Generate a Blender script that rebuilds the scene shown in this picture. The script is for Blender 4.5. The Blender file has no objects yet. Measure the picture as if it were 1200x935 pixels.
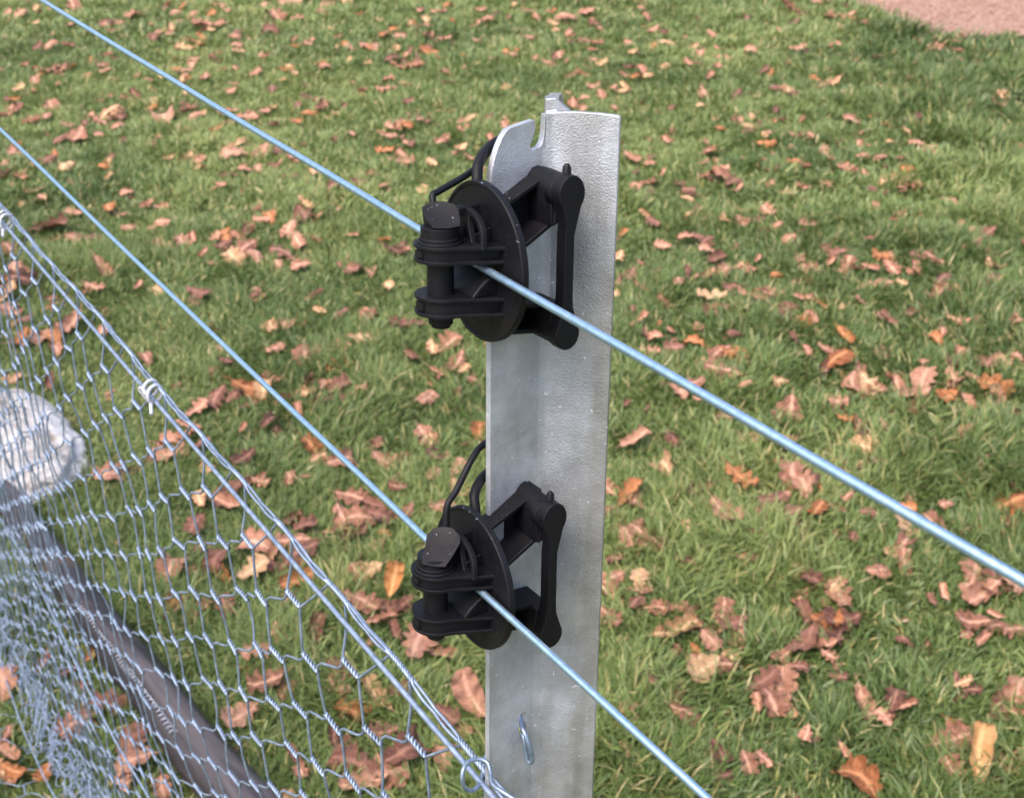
import bpy, bmesh, math, random
import numpy as np
from mathutils import Vector, Matrix
random.seed(7)
rng = np.random.default_rng(7)
S = bpy.context.scene
COL = S.collection
R = math.radians

# ---------------------------------------------------------------- camera
CAM_H = 1.52
PITCH = 28.962
cam_d = bpy.data.cameras.new('camera'); cam = bpy.data.objects.new('camera', cam_d); COL.objects.link(cam)
cam.location = (0, 0, CAM_H)
cam.rotation_euler = (R(90 - PITCH), 0, 0)
cam_d.sensor_width = 36
cam_d.lens = 43.5
cam_d.clip_start = 0.02
cam_d.clip_end = 500
cam_d.dof.use_dof = True
cam_d.dof.focus_distance = 0.56
cam_d.dof.aperture_fstop = 24
S.camera = cam
# ---------------------------------------------------------------- world, overcast daylight
SUN_EL, SUN_AZ = 60, -138      # degrees; azimuth measured from +Y (away from the camera) towards +X
w = bpy.data.worlds.new('World'); S.world = w; w.use_nodes = True
nt = w.node_tree; nt.nodes.clear()
sky = nt.nodes.new('ShaderNodeTexSky'); sky.sky_type = 'NISHITA'; sky.sun_disc = False
sky.sun_elevation = R(SUN_EL); sky.sun_rotation = R(SUN_AZ)
sky.air_density = 1.0; sky.dust_density = 4.5; sky.ozone_density = 1.0
bg = nt.nodes.new('ShaderNodeBackground'); bg.inputs['Strength'].default_value = 0.148
wo = nt.nodes.new('ShaderNodeOutputWorld')
nt.links.new(sky.outputs[0], bg.inputs[0]); nt.links.new(bg.outputs[0], wo.inputs[0])
sun_d = bpy.data.lights.new('sun', 'SUN'); sun_d.energy = 1.1; sun_d.angle = R(40); sun_d.color = (1, .93, .82)
sun = bpy.data.objects.new('sun', sun_d); COL.objects.link(sun)
dv = Vector((math.sin(R(SUN_AZ)) * math.cos(R(SUN_EL)), math.cos(R(SUN_AZ)) * math.cos(R(SUN_EL)), math.sin(R(SUN_EL))))
sun.rotation_euler = dv.to_track_quat('Z', 'Y').to_euler()
S.view_settings.view_transform = 'Standard'; S.view_settings.look = 'None'
S.view_settings.exposure = 1.36; S.view_settings.gamma = 1
S.view_settings.use_curve_mapping = False

# ---------------------------------------------------------------- helpers
def tag(o, label=None, cat=None, group=None, kind=None):
    if label: o['label'] = label
    if cat: o['category'] = cat
    if group: o['group'] = group
    if kind: o['kind'] = kind
    return o

def empty(name, mat4):
    o = bpy.data.objects.new(name, None); COL.objects.link(o); o.matrix_world = mat4
    o.empty_display_size = .02
    return o

def obj(name, bm, m, parent=None, smooth=True, bevel=0.0, segs=2):
    bmesh.ops.remove_doubles(bm, verts=bm.verts, dist=1e-7)
    bmesh.ops.recalc_face_normals(bm, faces=bm.faces)
    me = bpy.data.meshes.new(name); bm.to_mesh(me); bm.free()
    me.materials.append(m)
    if smooth:
        me.polygons.foreach_set('use_smooth', [True] * len(me.polygons))
        me.set_sharp_from_angle(angle=R(38))
    o = bpy.data.objects.new(name, me); COL.objects.link(o)
    if parent: o.parent = parent
    if bevel:
        b = o.modifiers.new('bevel', 'BEVEL'); b.width = bevel; b.segments = segs; b.limit_method = 'ANGLE'; b.angle_limit = R(40)
        b.harden_normals = True
    return o

def raw(name, V, F4, m, attrs=None, mats=None, midx=None, smooth=True):
    """mesh straight from numpy arrays: V (n,3), F4 (k,4)"""
    me = bpy.data.meshes.new(name)
    me.vertices.add(len(V)); me.vertices.foreach_set('co', np.asarray(V, np.float32).ravel())
    k, c = F4.shape
    me.loops.add(k * c); me.loops.foreach_set('vertex_index', F4.astype(np.int32).ravel())
    me.polygons.add(k); me.polygons.foreach_set('loop_start', np.arange(0, k * c, c, dtype=np.int32))
    if smooth: me.polygons.foreach_set('use_smooth', np.ones(k, bool))
    for mm in (mats or [m]): me.materials.append(mm)
    if midx is not None: me.polygons.foreach_set('material_index', midx.astype(np.int32))
    for n, a in (attrs or {}).items():
        at = me.attributes.new(n, 'FLOAT', 'POINT'); at.data.foreach_set('value', np.asarray(a, np.float32))
    me.update(calc_edges=True)
    return me

def link(name, me, parent=None):
    o = bpy.data.objects.new(name, me); COL.objects.link(o)
    if parent: o.parent = parent
    return o

def prism(bm, outline, place, c0, c1, holes=()):
    """2D outline (a,b) extruded between c0 and c1; place(a,b,c) -> xyz"""
    def loop(pts, c): return [bm.verts.new(place(a, b, c)) for a, b in pts]
    loops0 = [loop(p, c0) for p in (outline, *holes)]; loops1 = [loop(p, c1) for p in (outline, *holes)]
    for l0, l1 in zip(loops0, loops1):
        n = len(l0)
        for i in range(n): bm.faces.new((l0[i], l0[(i + 1) % n], l1[(i + 1) % n], l1[i]))
    for ls in (loops0, loops1):
        if not holes: bm.faces.new(ls[0]); continue
        es = []
        for l in ls:
            for i in range(len(l)):
                es.append(bm.edges.get((l[i], l[(i + 1) % len(l)])) or bm.edges.new((l[i], l[(i + 1) % len(l)])))
        bmesh.ops.triangle_fill(bm, use_beauty=True, use_dissolve=False, edges=es)
    return bm

def smooth_path(P, n=8):
    P = [Vector(p) for p in P]; out = []
    for i in range(len(P) - 1):
        p0 = P[max(i - 1, 0)]; p1 = P[i]; p2 = P[i + 1]; p3 = P[min(i + 2, len(P) - 1)]
        for k in range(n):
            t = k / n
            out.append(.5 * ((2 * p1) + (p2 - p0) * t + (2 * p0 - 5 * p1 + 4 * p2 - p3) * t * t + (3 * p1 - p0 - 3 * p2 + p3) * t ** 3))
    out.append(P[-1]); return out

def tube_arrays(P, r, n=8, cap=True):
    """tube along path P (k,3); returns V, F"""
    P = np.asarray([tuple(p) for p in P], float); k = len(P)
    rr = np.full(k, r) if np.isscalar(r) else np.asarray(r, float)
    T = np.gradient(P, axis=0); T /= np.linalg.norm(T, axis=1)[:, None] + 1e-12
    a = np.array([0, 0, 1.]) if abs(T[0][2]) < .9 else np.array([1., 0, 0])
    N = np.cross(T[0], a); N /= np.linalg.norm(N); Ns = [N]
    for i in range(1, k):
        N = Ns[-1] - T[i] * (Ns[-1] @ T[i]); N /= np.linalg.norm(N) + 1e-12; Ns.append(N)
    Ns = np.array(Ns); B = np.cross(T, Ns)
    th = np.arange(n) * 2 * np.pi / n
    V = P[:, None, :] + rr[:, None, None] * (np.cos(th)[None, :, None] * Ns[:, None, :] + np.sin(th)[None, :, None] * B[:, None, :])
    V = V.reshape(-1, 3)
    i = np.arange(k - 1)[:, None] * n; j = np.arange(n)[None, :]; j2 = (j + 1) % n
    F = np.stack([i + j, i + j2, i + n + j2, i + n + j], -1).reshape(-1, 4)
    return V, F

def tube(bm, P, r, n=10):
    V, F = tube_arrays(P, r, n)
    vs = [bm.verts.new(v) for v in V]
    for f in F: bm.faces.new([vs[i] for i in f])
    bm.faces.new(vs[:n]); bm.faces.new(vs[-n:])
    return bm

class Soup:
    def __init__(s): s.V = []; s.F = []; s.n = 0
    def add(s, V, F): s.V.append(V); s.F.append(F + s.n); s.n += len(V)
    def tube(s, P, r, n=6): s.add(*tube_arrays(P, r, n))
    def mesh(s, name, m): return raw(name, np.concatenate(s.V), np.concatenate(s.F), m)

def vnoise(x, y, seed=0):
    """smooth value noise on arrays, 0..1"""
    tab = np.random.default_rng(seed).random((256, 256))
    xi = np.floor(x).astype(int); yi = np.floor(y).astype(int); fx = x - xi; fy = y - yi
    fx = fx * fx * (3 - 2 * fx); fy = fy * fy * (3 - 2 * fy)
    g = lambda a, b: tab[a % 256, b % 256]
    return (g(xi, yi) * (1 - fx) + g(xi + 1, yi) * fx) * (1 - fy) + (g(xi, yi + 1) * (1 - fx) + g(xi + 1, yi + 1) * fx) * fy

# ---------------------------------------------------------------- materials
def mat(name): 
    m = bpy.data.materials.new(name); m.use_nodes = True
    n = m.node_tree; b = n.nodes['Principled BSDF']
    return m, n, b
def node(n, t, **kw):
    x = n.nodes.new(t)
    for k, v in kw.items():
        if k in x.inputs.keys(): x.inputs[k].default_value = v
        else: setattr(x, k, v)
    return x
def ramp(n, stops):
    r = n.nodes.new('ShaderNodeValToRGB'); e = r.color_ramp.elements
    while len(e) < len(stops): e.new(.5)
    for el, (p, c) in zip(e, stops): el.position = p; el.color = (*c, 1) if len(c) == 3 else c
    return r
def noise(n, scale, detail=4, rough=.55, coord='Object', sc=(1, 1, 1)):
    tc = n.nodes.new('ShaderNodeTexCoord'); mp = n.nodes.new('ShaderNodeMapping'); mp.inputs['Scale'].default_value = sc
    t = node(n, 'ShaderNodeTexNoise', Scale=scale, Detail=detail, Roughness=rough)
    n.links.new(tc.outputs[coord], mp.inputs[0]); n.links.new(mp.outputs[0], t.inputs['Vector'])
    return t
def bump(n, b, src, strength, dist, prev=None):
    bp = node(n, 'ShaderNodeBump', Strength=strength, Distance=dist)
    n.links.new(src, bp.inputs['Height'])
    if prev: n.links.new(prev.outputs[0], bp.inputs['Normal'])
    n.links.new(bp.outputs[0], b.inputs['Normal']); return bp

def m_zinc():
    m, n, b = mat('galvanised_steel')
    a = noise(n, 32, 6, .68); r = ramp(n, [(.30, (.33, .34, .36)), (.5, (.46, .47, .51)), (.7, (.62, .64, .72))])
    n.links.new(a.outputs[0], r.inputs[0])
    st = noise(n, 30, 4, .6, sc=(1, 1, .12)); r3 = ramp(n, [(.38, (.66, .64, .58)), (.50, (.90, .90, .88)), (.62, (1, 1, 1))]); n.links.new(st.outputs[0], r3.inputs[0])
    mx = node(n, 'ShaderNodeMix', data_type='RGBA', blend_type='MULTIPLY'); mx.inputs[0].default_value = 1
    n.links.new(r.outputs[0], mx.inputs[6]); n.links.new(r3.outputs[0], mx.inputs[7]); 
    # small pale flecks and dark pin marks of the dipping
    fl = noise(n, 420, 2, .5); r4 = ramp(n, [(.70, (0, 0, 0)), (.76, (1, 1, 1))]); n.links.new(fl.outputs[0], r4.inputs[0])
    mx2 = node(n, 'ShaderNodeMix', data_type='RGBA'); n.links.new(r4.outputs[0], mx2.inputs[0]); n.links.new(mx.outputs[2], mx2.inputs[6]); mx2.inputs[7].default_value = (.78, .8, .84, 1)
    n.links.new(mx2.outputs[2], b.inputs['Base Color'])
    b.inputs['Metallic'].default_value = .62
    rr = ramp(n, [(.3, (.34,) * 3), (.7, (.56,) * 3)]); a2 = noise(n, 160, 4); n.links.new(a2.outputs[0], rr.inputs[0]); n.links.new(rr.outputs[0], b.inputs['Roughness'])
    g1 = noise(n, 1500, 3, .6); bp = bump(n, b, g1.outputs[0], .8, .0004)
    g2 = noise(n, 1000, 2, .5); bp2 = bump(n, b, g2.outputs[0], .24, .0005, bp)
    g3 = noise(n, 110, 3, .5); bump(n, b, g3.outputs[0], .10, .0016, bp2)
    return m
def m_wire(name, c0, c1, rough=.36, metal=.85, sc=350):
    m, n, b = mat(name)
    a = noise(n, sc, 4, .6); r = ramp(n, [(.35, c0), (.7, c1)]); n.links.new(a.outputs[0], r.inputs[0]); n.links.new(r.outputs[0], b.inputs['Base Color'])
    b.inputs['Metallic'].default_value = metal; b.inputs['Roughness'].default_value = rough
    g = noise(n, 1500, 2); bump(n, b, g.outputs[0], .2, .0002)
    return m
def m_plastic():
    m, n, b = mat('black_plastic')
    a = noise(n, 60, 4); r = ramp(n, [(.3, (.0020, .0018, .0034)), (.75, (.0042, .0038, .0062))]); n.links.new(a.outputs[0], r.inputs[0])
    du = noise(n, 330, 5, .7); r6 = ramp(n, [(.62, (0, 0, 0)), (.80, (.35, .35, .35))]); n.links.new(du.outputs[0], r6.inputs[0])
    m6 = node(n, 'ShaderNodeMix', data_type='RGBA'); n.links.new(r6.outputs[0], m6.inputs[0]); n.links.new(r.outputs[0], m6.inputs[6]); m6.inputs[7].default_value = (.05, .045, .045, 1); n.links.new(m6.outputs[2], b.inputs['Base Color'])
    rr = ramp(n, [(.3, (.46,) * 3), (.7, (.66,) * 3)]); a2 = noise(n, 130, 5); n.links.new(a2.outputs[0], rr.inputs[0]); n.links.new(rr.outputs[0], b.inputs['Roughness'])
    b.inputs['Specular IOR Level'].default_value = .25
    g = noise(n, 1400, 3); bump(n, b, g.outputs[0], .22, .0003)
    return m
def m_leaf(name, c0, c1, c2):
    m, n, b = mat(name)
    oi = n.nodes.new('ShaderNodeObjectInfo'); a = noise(n, 5, 5, .65)
    add = node(n, 'ShaderNodeMath', operation='ADD'); sub = node(n, 'ShaderNodeMath', operation='MULTIPLY_ADD'); sub.inputs[1].default_value = .4; sub.inputs[2].default_value = -.2
    n.links.new(oi.outputs['Random'], sub.inputs[0]); n.links.new(sub.outputs[0], add.inputs[0]); n.links.new(a.outputs[0], add.inputs[1])
    r = ramp(n, [(.25, c0), (.5, c1), (.8, c2)]); n.links.new(add.outputs[0], r.inputs[0])
    at = node(n, 'ShaderNodeAttribute', attribute_name='vein')
    mx = node(n, 'ShaderNodeMix', data_type='RGBA'); n.links.new(at.outputs['Fac'], mx.inputs[0]); n.links.new(r.outputs[0], mx.inputs[6]); mx.inputs[7].default_value = (*[min(1, c * 1.35 + .02) for c in c2], 1)
    sp = noise(n, 26, 3, .6); r5 = ramp(n, [(.62, (1, 1, 1)), (.72, (.45, .38, .34))]); n.links.new(sp.outputs[0], r5.inputs[0])
    m3 = node(n, 'ShaderNodeMix', data_type='RGBA', blend_type='MULTIPLY'); m3.inputs[0].default_value = .8
    n.links.new(mx.outputs[2], m3.inputs[6]); n.links.new(r5.outputs[0], m3.inputs[7])
    n.links.new(m3.outputs[2], b.inputs['Base Color'])
    b.inputs['Roughness'].default_value = .62; b.inputs['Specular IOR Level'].default_value = .35
    g = noise(n, 16, 5, .7); bump(n, b, g.outputs[0], .6, .02)
    return m
ZINC = m_zinc()
WIRE = m_wire('strained_galvanised_wire', (.29, .44, .60), (.42, .57, .73))  # blue of the reflected sky is tinted into the base colour
NET = m_wire('netting_wire', (.17, .22, .31), (.34, .41, .54), .5, .6, 160)
BRIGHT = m_wire('bright_zinc_clip', (.42, .43, .49), (.60, .61, .68), .4, .35, 300)
PLASTIC = m_plastic()
LEAFM = [m_leaf('leaf_pinkish_brown', (.15, .060, .036), (.32, .145, .090), (.46, .25, .17)),
         m_leaf('leaf_pale_tan', (.27, .13, .065), (.42, .235, .125), (.56, .36, .21)),
         m_leaf('leaf_orange_brown', (.17, .055, .018), (.32, .115, .040), (.44, .19, .08)),
         m_leaf('leaf_dark_brown', (.05, .020, .014), (.14, .055, .036), (.24, .11, .075)),
         m_leaf('leaf_golden_tan', (.24, .11, .035), (.40, .20, .075), (.54, .32, .15)),
         m_leaf('leaf_amber', (.26, .10, .03), (.42, .17, .05), (.55, .29, .12))]
ZONES = ['above the upper strand, left of the post', 'between the netting and the lower strand', 'close to the gravel path', 'left of the post between the two strands', 'right of the post above the upper strand', 'right of the post below the upper strand', 'right of the post under the lower strand', 'seen through the wire netting']
LEAVES = [
(-0.071,1.699,0.071,6,1,0),(-0.212,1.456,0.06,0,7,0),(1.066,2.219,0.078,2,4,0),(0.557,1.43,0.058,2,5,0),(-0.651,2.755,0.092,2,1,1),(-0.972,7.528,0.215,1,0,2),
(-0.176,1.761,0.064,0,1,0),(-0.173,1.491,0.058,3,7,0),(-0.252,1.476,0.057,3,7,0),(-0.236,1.436,0.056,0,7,0),(0.304,1.806,0.064,1,5,0),(0.75,1.462,0.056,4,5,0),
(0.915,1.917,0.067,0,5,0),(-1.461,5.138,0.144,0,3,2),(-0.434,2.043,0.067,3,1,0),(0.68,2.624,0.078,0,4,1),(0.286,2.098,0.067,0,5,0),(0.569,2.175,0.068,3,5,0),
(-1.315,3.034,0.088,0,7,1),(1.433,4.379,0.118,1,4,2),(-0.735,1.584,0.053,0,7,0),(-0.695,1.601,0.053,3,7,0),(-0.631,1.513,0.051,3,7,0),(-0.609,1.475,0.05,0,7,0),
(-0.89,1.651,0.054,0,7,0),(-0.68,1.992,0.061,0,7,0),(-0.236,1.633,0.053,1,7,0),(0.916,1.983,0.06,0,5,0),(0.949,1.955,0.059,3,5,0),(0.254,2.252,0.065,2,5,0),
(0.471,1.657,0.053,0,5,0),(0.607,1.614,0.052,0,5,0),(0.723,1.519,0.05,0,5,0),(-0.707,3.994,0.102,3,3,2),(-1.537,3.865,0.099,3,1,1),(-0.385,2.392,0.065,0,1,1),
(-0.288,1.889,0.054,0,1,0),(-0.428,1.657,0.049,0,7,0),(-0.418,1.947,0.055,2,7,0),(0.912,2.778,0.071,1,4,1),(1.043,2.778,0.071,0,4,1),(1.213,2.75,0.07,2,4,1),
(1.004,2.699,0.069,0,4,1),(0.55,2.842,0.072,0,4,1),(0.439,2.75,0.07,0,5,1),(0.348,2.386,0.063,1,5,1),(0.627,2.342,0.062,0,5,0),(0.452,2.187,0.059,0,5,0),
(0.344,1.695,0.05,1,5,0),(0.538,1.77,0.051,3,5,0),(0.622,1.837,0.053,3,5,0),(0.88,1.641,0.049,0,5,0),(0.848,1.604,0.048,3,5,0),(-1.35,7.151,0.157,0,0,2),
(-0.46,1.584,0.047,0,7,0),(-0.469,2.682,0.065,3,3,1),(-0.137,2.698,0.066,3,3,1),(-0.312,2.171,0.056,0,1,0),(1.214,2.704,0.064,0,4,1),(0.829,2.128,0.054,1,5,0),
(0.887,2.144,0.054,0,4,0),(0.778,3.19,0.073,3,4,1),(0.286,2.484,0.06,0,5,1),(0.508,2.333,0.057,2,5,0),(0.633,1.901,0.05,0,5,0),(-0.553,2.938,0.068,0,3,1),
(-0.403,3.027,0.07,1,3,1),(-0.18,3.008,0.07,0,3,1),(-1.254,3.509,0.079,0,1,1),(-1.478,3.328,0.075,1,7,1),(-1.227,3.127,0.072,0,7,1),(-1.075,4.64,0.099,0,3,2),
(0.768,4.356,0.094,0,4,2),(1.731,5.607,0.117,1,2,2),(-0.412,1.794,0.048,1,7,0),(-0.365,1.8,0.048,3,7,0),(-0.308,1.657,0.045,0,7,0),(-0.622,2.749,0.061,1,1,1),
(-0.476,2.483,0.057,2,1,1),(-0.291,2.406,0.055,0,3,1),(-0.207,2.513,0.057,0,3,1),(-0.35,2.263,0.053,0,1,0),(-0.323,2.1,0.05,3,1,0),(-0.288,1.982,0.048,1,1,0),
(-0.449,2.092,0.05,0,1,0),(-0.901,2.338,0.054,0,7,0),(-0.617,2.225,0.052,0,7,0),(-0.518,1.992,0.048,1,7,0),(-0.599,1.863,0.046,0,7,0),(-0.734,1.552,0.04,0,7,0),
(-0.835,1.498,0.04,0,7,0),(1.518,3.671,0.075,0,4,1),(1.093,3.397,0.07,0,4,1),(0.851,2.895,0.062,2,4,1),(0.901,2.848,0.061,0,4,1),(1.301,2.908,0.062,1,4,1),
(0.848,2.504,0.056,3,4,1),(0.787,2.011,0.047,0,5,0),(0.614,1.949,0.046,0,5,0),(0.632,3.593,0.074,3,4,1),(0.589,3.313,0.069,1,4,1),(0.587,3.211,0.067,0,4,1),
(0.512,2.619,0.057,0,5,1),(0.415,2.281,0.052,3,5,0),(0.644,2.298,0.052,0,5,0),(0.194,1.955,0.046,0,5,0),(0.199,1.914,0.046,0,5,0),(0.399,1.856,0.045,0,5,0),
(0.556,1.868,0.045,3,5,0),(0.443,1.668,0.042,3,5,0),(0.59,1.837,0.044,2,5,0),(0.566,1.764,0.043,0,5,0),(0.707,1.444,0.038,0,5,0),(0.804,1.476,0.038,0,5,0),
(0.859,1.818,0.044,0,5,0),(-0.881,3.619,0.074,1,3,1),(-0.141,2.895,0.062,0,3,1),(-1.484,3.437,0.071,3,7,1),(-1.723,5.233,0.101,1,3,2),(-1.428,5.265,0.101,0,3,2),
(-1.758,4.9,0.095,0,3,2),(-2.167,5.298,0.102,0,3,2),(-1.313,7.528,0.139,0,0,2),(-0.495,5.989,0.113,0,0,2),(-0.824,5.298,0.102,0,0,2),(-0.427,4.601,0.09,0,0,2),
(0.461,4.614,0.091,0,4,2),(1.85,7.123,0.132,0,2,2),(1.251,5.535,0.106,1,4,2),(-0.228,1.925,0.046,5,1,0),(-0.111,1.491,0.038,0,7,0),(-0.397,2.721,0.055,0,3,1),
(-0.794,2.425,0.051,0,7,1),(-0.596,2.029,0.044,3,7,0),(0.868,2.789,0.055,0,4,1),(1.188,2.945,0.057,0,4,1),(1.114,2.391,0.049,0,4,1),(1.047,2.152,0.045,0,4,0),
(0.594,2.945,0.057,2,4,1),(0.55,2.938,0.057,0,4,1),(0.552,2.518,0.051,0,5,1),(0.265,2.24,0.046,0,5,0),(0.562,2.24,0.046,3,5,0),(0.564,1.99,0.043,1,5,0),
(0.186,1.837,0.04,0,5,0),(0.418,1.825,0.04,3,5,0),(0.293,1.583,0.037,0,5,0),(0.659,1.614,0.037,3,5,0),(0.718,1.481,0.035,3,5,0),(0.935,1.806,0.04,0,5,0),
(-0.854,3.707,0.069,0,3,1),(-0.721,3.645,0.068,0,3,1),(-1.439,3.218,0.061,0,7,1),(-2.022,5.364,0.094,0,3,2),(-0.974,4.68,0.083,0,3,2),(1.618,7.408,0.124,0,2,2),
(1.471,5.68,0.098,1,2,2),(-0.307,1.711,0.038,3,7,0),(-0.246,1.827,0.04,0,1,0),(-0.112,1.582,0.036,3,1,0),(-0.757,1.741,0.037,2,7,0),(-0.845,1.723,0.037,0,7,0),
(-0.828,1.46,0.033,1,7,0),(-0.559,1.431,0.033,0,7,0),(-0.464,1.741,0.037,0,7,0),(-0.436,2.749,0.05,3,3,1),(-0.212,2.682,0.049,0,3,1),(-0.078,2.528,0.047,2,3,1),
(-0.116,2.289,0.044,1,3,0),(-0.279,2.163,0.042,3,1,0),(-0.615,2.425,0.046,3,1,1),(-0.614,2.302,0.044,3,7,0),(-0.487,2.043,0.04,0,7,0),(-0.649,1.896,0.038,2,7,0),
(-0.546,1.869,0.038,3,7,0),(1.258,4.066,0.067,0,4,2),(1.335,3.994,0.066,0,4,2),(1.534,4.118,0.067,0,4,2),(1.491,3.551,0.06,1,4,1),(1.164,3.619,0.061,2,4,1),
(1.239,3.526,0.059,0,4,1),(1.322,3.585,0.06,0,4,1),(1.375,3.211,0.055,0,4,1),(1.124,3.176,0.055,3,4,1),(0.995,2.951,0.051,3,4,1),(1.152,2.883,0.051,3,4,1),
(0.829,2.563,0.046,0,4,1),(0.825,2.377,0.044,3,4,1),(1.062,2.373,0.044,0,4,1),(0.803,2.068,0.04,0,5,0),(1.003,2.113,0.04,0,4,0),(0.632,1.935,0.038,1,5,0),
(0.879,4.014,0.066,0,4,2),(0.723,3.254,0.056,0,4,1),(0.826,3.155,0.054,2,4,1),(0.424,2.718,0.048,0,5,1),(0.648,2.489,0.045,0,4,1),(0.378,2.504,0.045,3,5,1),
(0.237,2.098,0.04,0,5,0),(0.517,2.113,0.04,0,5,0),(0.247,1.914,0.037,0,5,0),(0.29,1.865,0.037,0,5,0),(0.348,1.843,0.036,3,5,0),(0.341,1.49,0.032,3,5,0),
(0.379,1.467,0.031,0,5,0),(-0.879,3.855,0.064,0,3,1),(-0.802,3.61,0.06,0,3,1),(-0.408,3.169,0.054,3,3,1),(-0.669,3.1,0.054,1,3,1),(-0.631,3.141,0.054,0,3,1),
(-0.304,3.114,0.054,3,3,1),(-1.423,3.771,0.063,0,1,1),(-0.925,3.328,0.057,3,3,1),(-1.074,3.752,0.062,0,3,1),(-1.526,3.518,0.059,0,7,1),(-1.179,2.778,0.049,3,7,1),
(-2.582,7.468,0.113,0,0,2),(-2.229,6.935,0.106,3,0,2),(-1.834,6.806,0.104,1,0,2),(-2.01,5.107,0.081,0,3,2),(-1.536,4.576,0.074,3,3,2),(-1.672,4.5,0.073,1,3,2),
(-1.773,4.576,0.074,3,3,2),(-1.254,4.627,0.074,1,3,2),(0.3,7.123,0.108,0,4,2),(0.416,7.263,0.11,0,4,2),(0.868,5.553,0.087,0,4,2),(0.499,4.332,0.07,0,4,2),
(1.989,6.01,0.093,1,2,2),(2.375,5.831,0.091,3,2,2),(1.427,5.107,0.081,0,4,2),(1.612,4.666,0.075,0,4,2),(-0.228,1.875,0.036,3,1,0),(-0.217,1.794,0.035,3,1,0),
(-0.207,1.889,0.036,3,1,0),(-0.296,1.528,0.031,3,7,0),(-0.398,1.651,0.033,0,7,0),(-0.301,1.969,0.037,1,1,0),(-0.356,1.486,0.031,3,7,0),(-0.522,2.622,0.043,0,1,1),
(-0.58,2.569,0.042,3,1,1),(-0.241,2.402,0.04,0,3,1),(-0.126,2.369,0.04,0,3,1),(-0.298,2.22,0.038,3,1,0),(-0.176,2.416,0.04,3,3,1),(-0.151,2.212,0.038,0,3,0),
(-0.663,2.143,0.037,3,7,0),(-0.433,2.135,0.037,3,1,0),(1.405,3.983,0.058,0,4,2),(1.554,3.799,0.056,3,4,1),(1.031,3.628,0.054,3,4,1),(1.166,3.526,0.053,0,4,1),
(1.233,3.328,0.05,0,4,1),(1.275,3.343,0.051,0,4,1),(1.308,3.328,0.05,1,4,1),(1.404,3.39,0.051,3,4,1),(1.381,3.284,0.05,0,4,1),(1.386,3.155,0.048,0,4,1),
(1.413,3.127,0.048,0,4,1),(1.051,3.141,0.048,3,4,1),(1.249,3.141,0.048,0,4,1),(1.247,2.883,0.045,3,4,1),(0.804,2.677,0.042,0,4,1),(0.984,2.645,0.042,0,4,1),
(1.013,2.355,0.039,0,4,0),(0.657,2.203,0.037,2,5,0),(0.723,1.979,0.034,0,5,0),(0.978,1.942,0.034,0,5,0),(0.892,1.935,0.034,0,5,0),(0.645,3.994,0.058,0,4,2),
(0.36,3.461,0.052,3,4,1),(0.6,3.485,0.052,0,4,1),(0.656,3.509,0.053,0,4,1),(0.766,3.321,0.05,0,4,1),(0.846,3.284,0.05,0,4,1),(0.357,3.141,0.048,0,4,1),
(0.513,2.895,0.045,0,4,1),(0.226,2.152,0.036,0,5,0),(0.304,2.076,0.035,3,5,0),(0.581,1.949,0.034,3,5,0),(0.248,1.949,0.034,1,5,0),(0.273,1.862,0.033,0,5,0),
(0.364,1.779,0.032,0,5,0),(0.287,1.63,0.03,0,5,0),(0.477,1.609,0.03,1,5,0),(0.342,1.448,0.028,3,5,0),(0.273,1.509,0.028,0,5,0),(0.603,1.788,0.032,3,5,0),
(0.675,1.599,0.029,0,5,0),(0.859,1.77,0.032,0,5,0),(-0.93,3.725,0.055,3,3,1),(-0.69,3.734,0.055,0,3,1),(-0.653,3.551,0.053,0,3,1),(-0.481,3.501,0.052,3,3,1),
(-0.376,3.689,0.055,3,3,1),(-0.493,3.197,0.049,3,3,1),(-0.638,2.97,0.046,0,3,1),(-0.212,2.957,0.046,1,3,1),(-0.189,2.836,0.044,0,3,1),(-0.266,2.914,0.045,3,3,1),
(-0.439,2.755,0.043,0,3,1),(-1.66,4.162,0.06,0,1,2),(-1.392,4.055,0.059,2,3,2),(-1.266,4.097,0.06,0,3,2),(-1.235,3.366,0.051,0,1,1),(-1.606,3.689,0.055,0,7,1),
(-0.97,2.92,0.045,0,1,1),(-1.334,3.021,0.047,2,7,1),(-1.247,3.021,0.047,2,7,1),(-0.79,1.695,0.031,3,7,0),(-0.541,1.482,0.028,3,7,0),(-0.751,1.446,0.028,2,7,0),
(-0.806,1.453,0.028,2,7,0),(-2.807,7.179,0.097,0,3,2),(-2.141,7.179,0.097,0,0,2),(-1.701,6.935,0.094,0,0,2),(-1.681,6.443,0.088,1,0,2),(-2.213,5.949,0.082,0,3,2),
(-1.684,5.5,0.077,3,3,2),(-1.059,4.439,0.064,3,3,2),(-1.289,6.755,0.092,3,0,2),(-0.431,6.681,0.091,0,0,2),(-0.423,6.352,0.087,2,0,2),(-1.096,5.643,0.078,3,0,2),
(-0.576,5.625,0.078,0,0,2),(-0.049,5.607,0.078,1,0,2),(-0.493,4.693,0.067,2,0,2),(-0.513,4.427,0.064,0,0,2),(-0.919,4.747,0.067,3,3,2),(0.428,6.536,0.089,0,4,2),
(0.611,5.909,0.081,0,4,2),(1.812,5.89,0.081,0,2,2),(2.145,5.314,0.074,0,4,2),(1.678,5.107,0.072,3,4,2),(-0.192,1.645,0.029,3,7,0),(-0.571,2.693,0.038,3,1,1),
(-0.521,2.721,0.039,1,3,1),(-0.406,2.638,0.038,2,3,1),(-0.316,2.479,0.036,3,3,1),(-0.32,2.032,0.031,3,1,0),(-0.495,2.328,0.034,0,1,0),(1.56,3.924,0.05,3,4,1),
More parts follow.
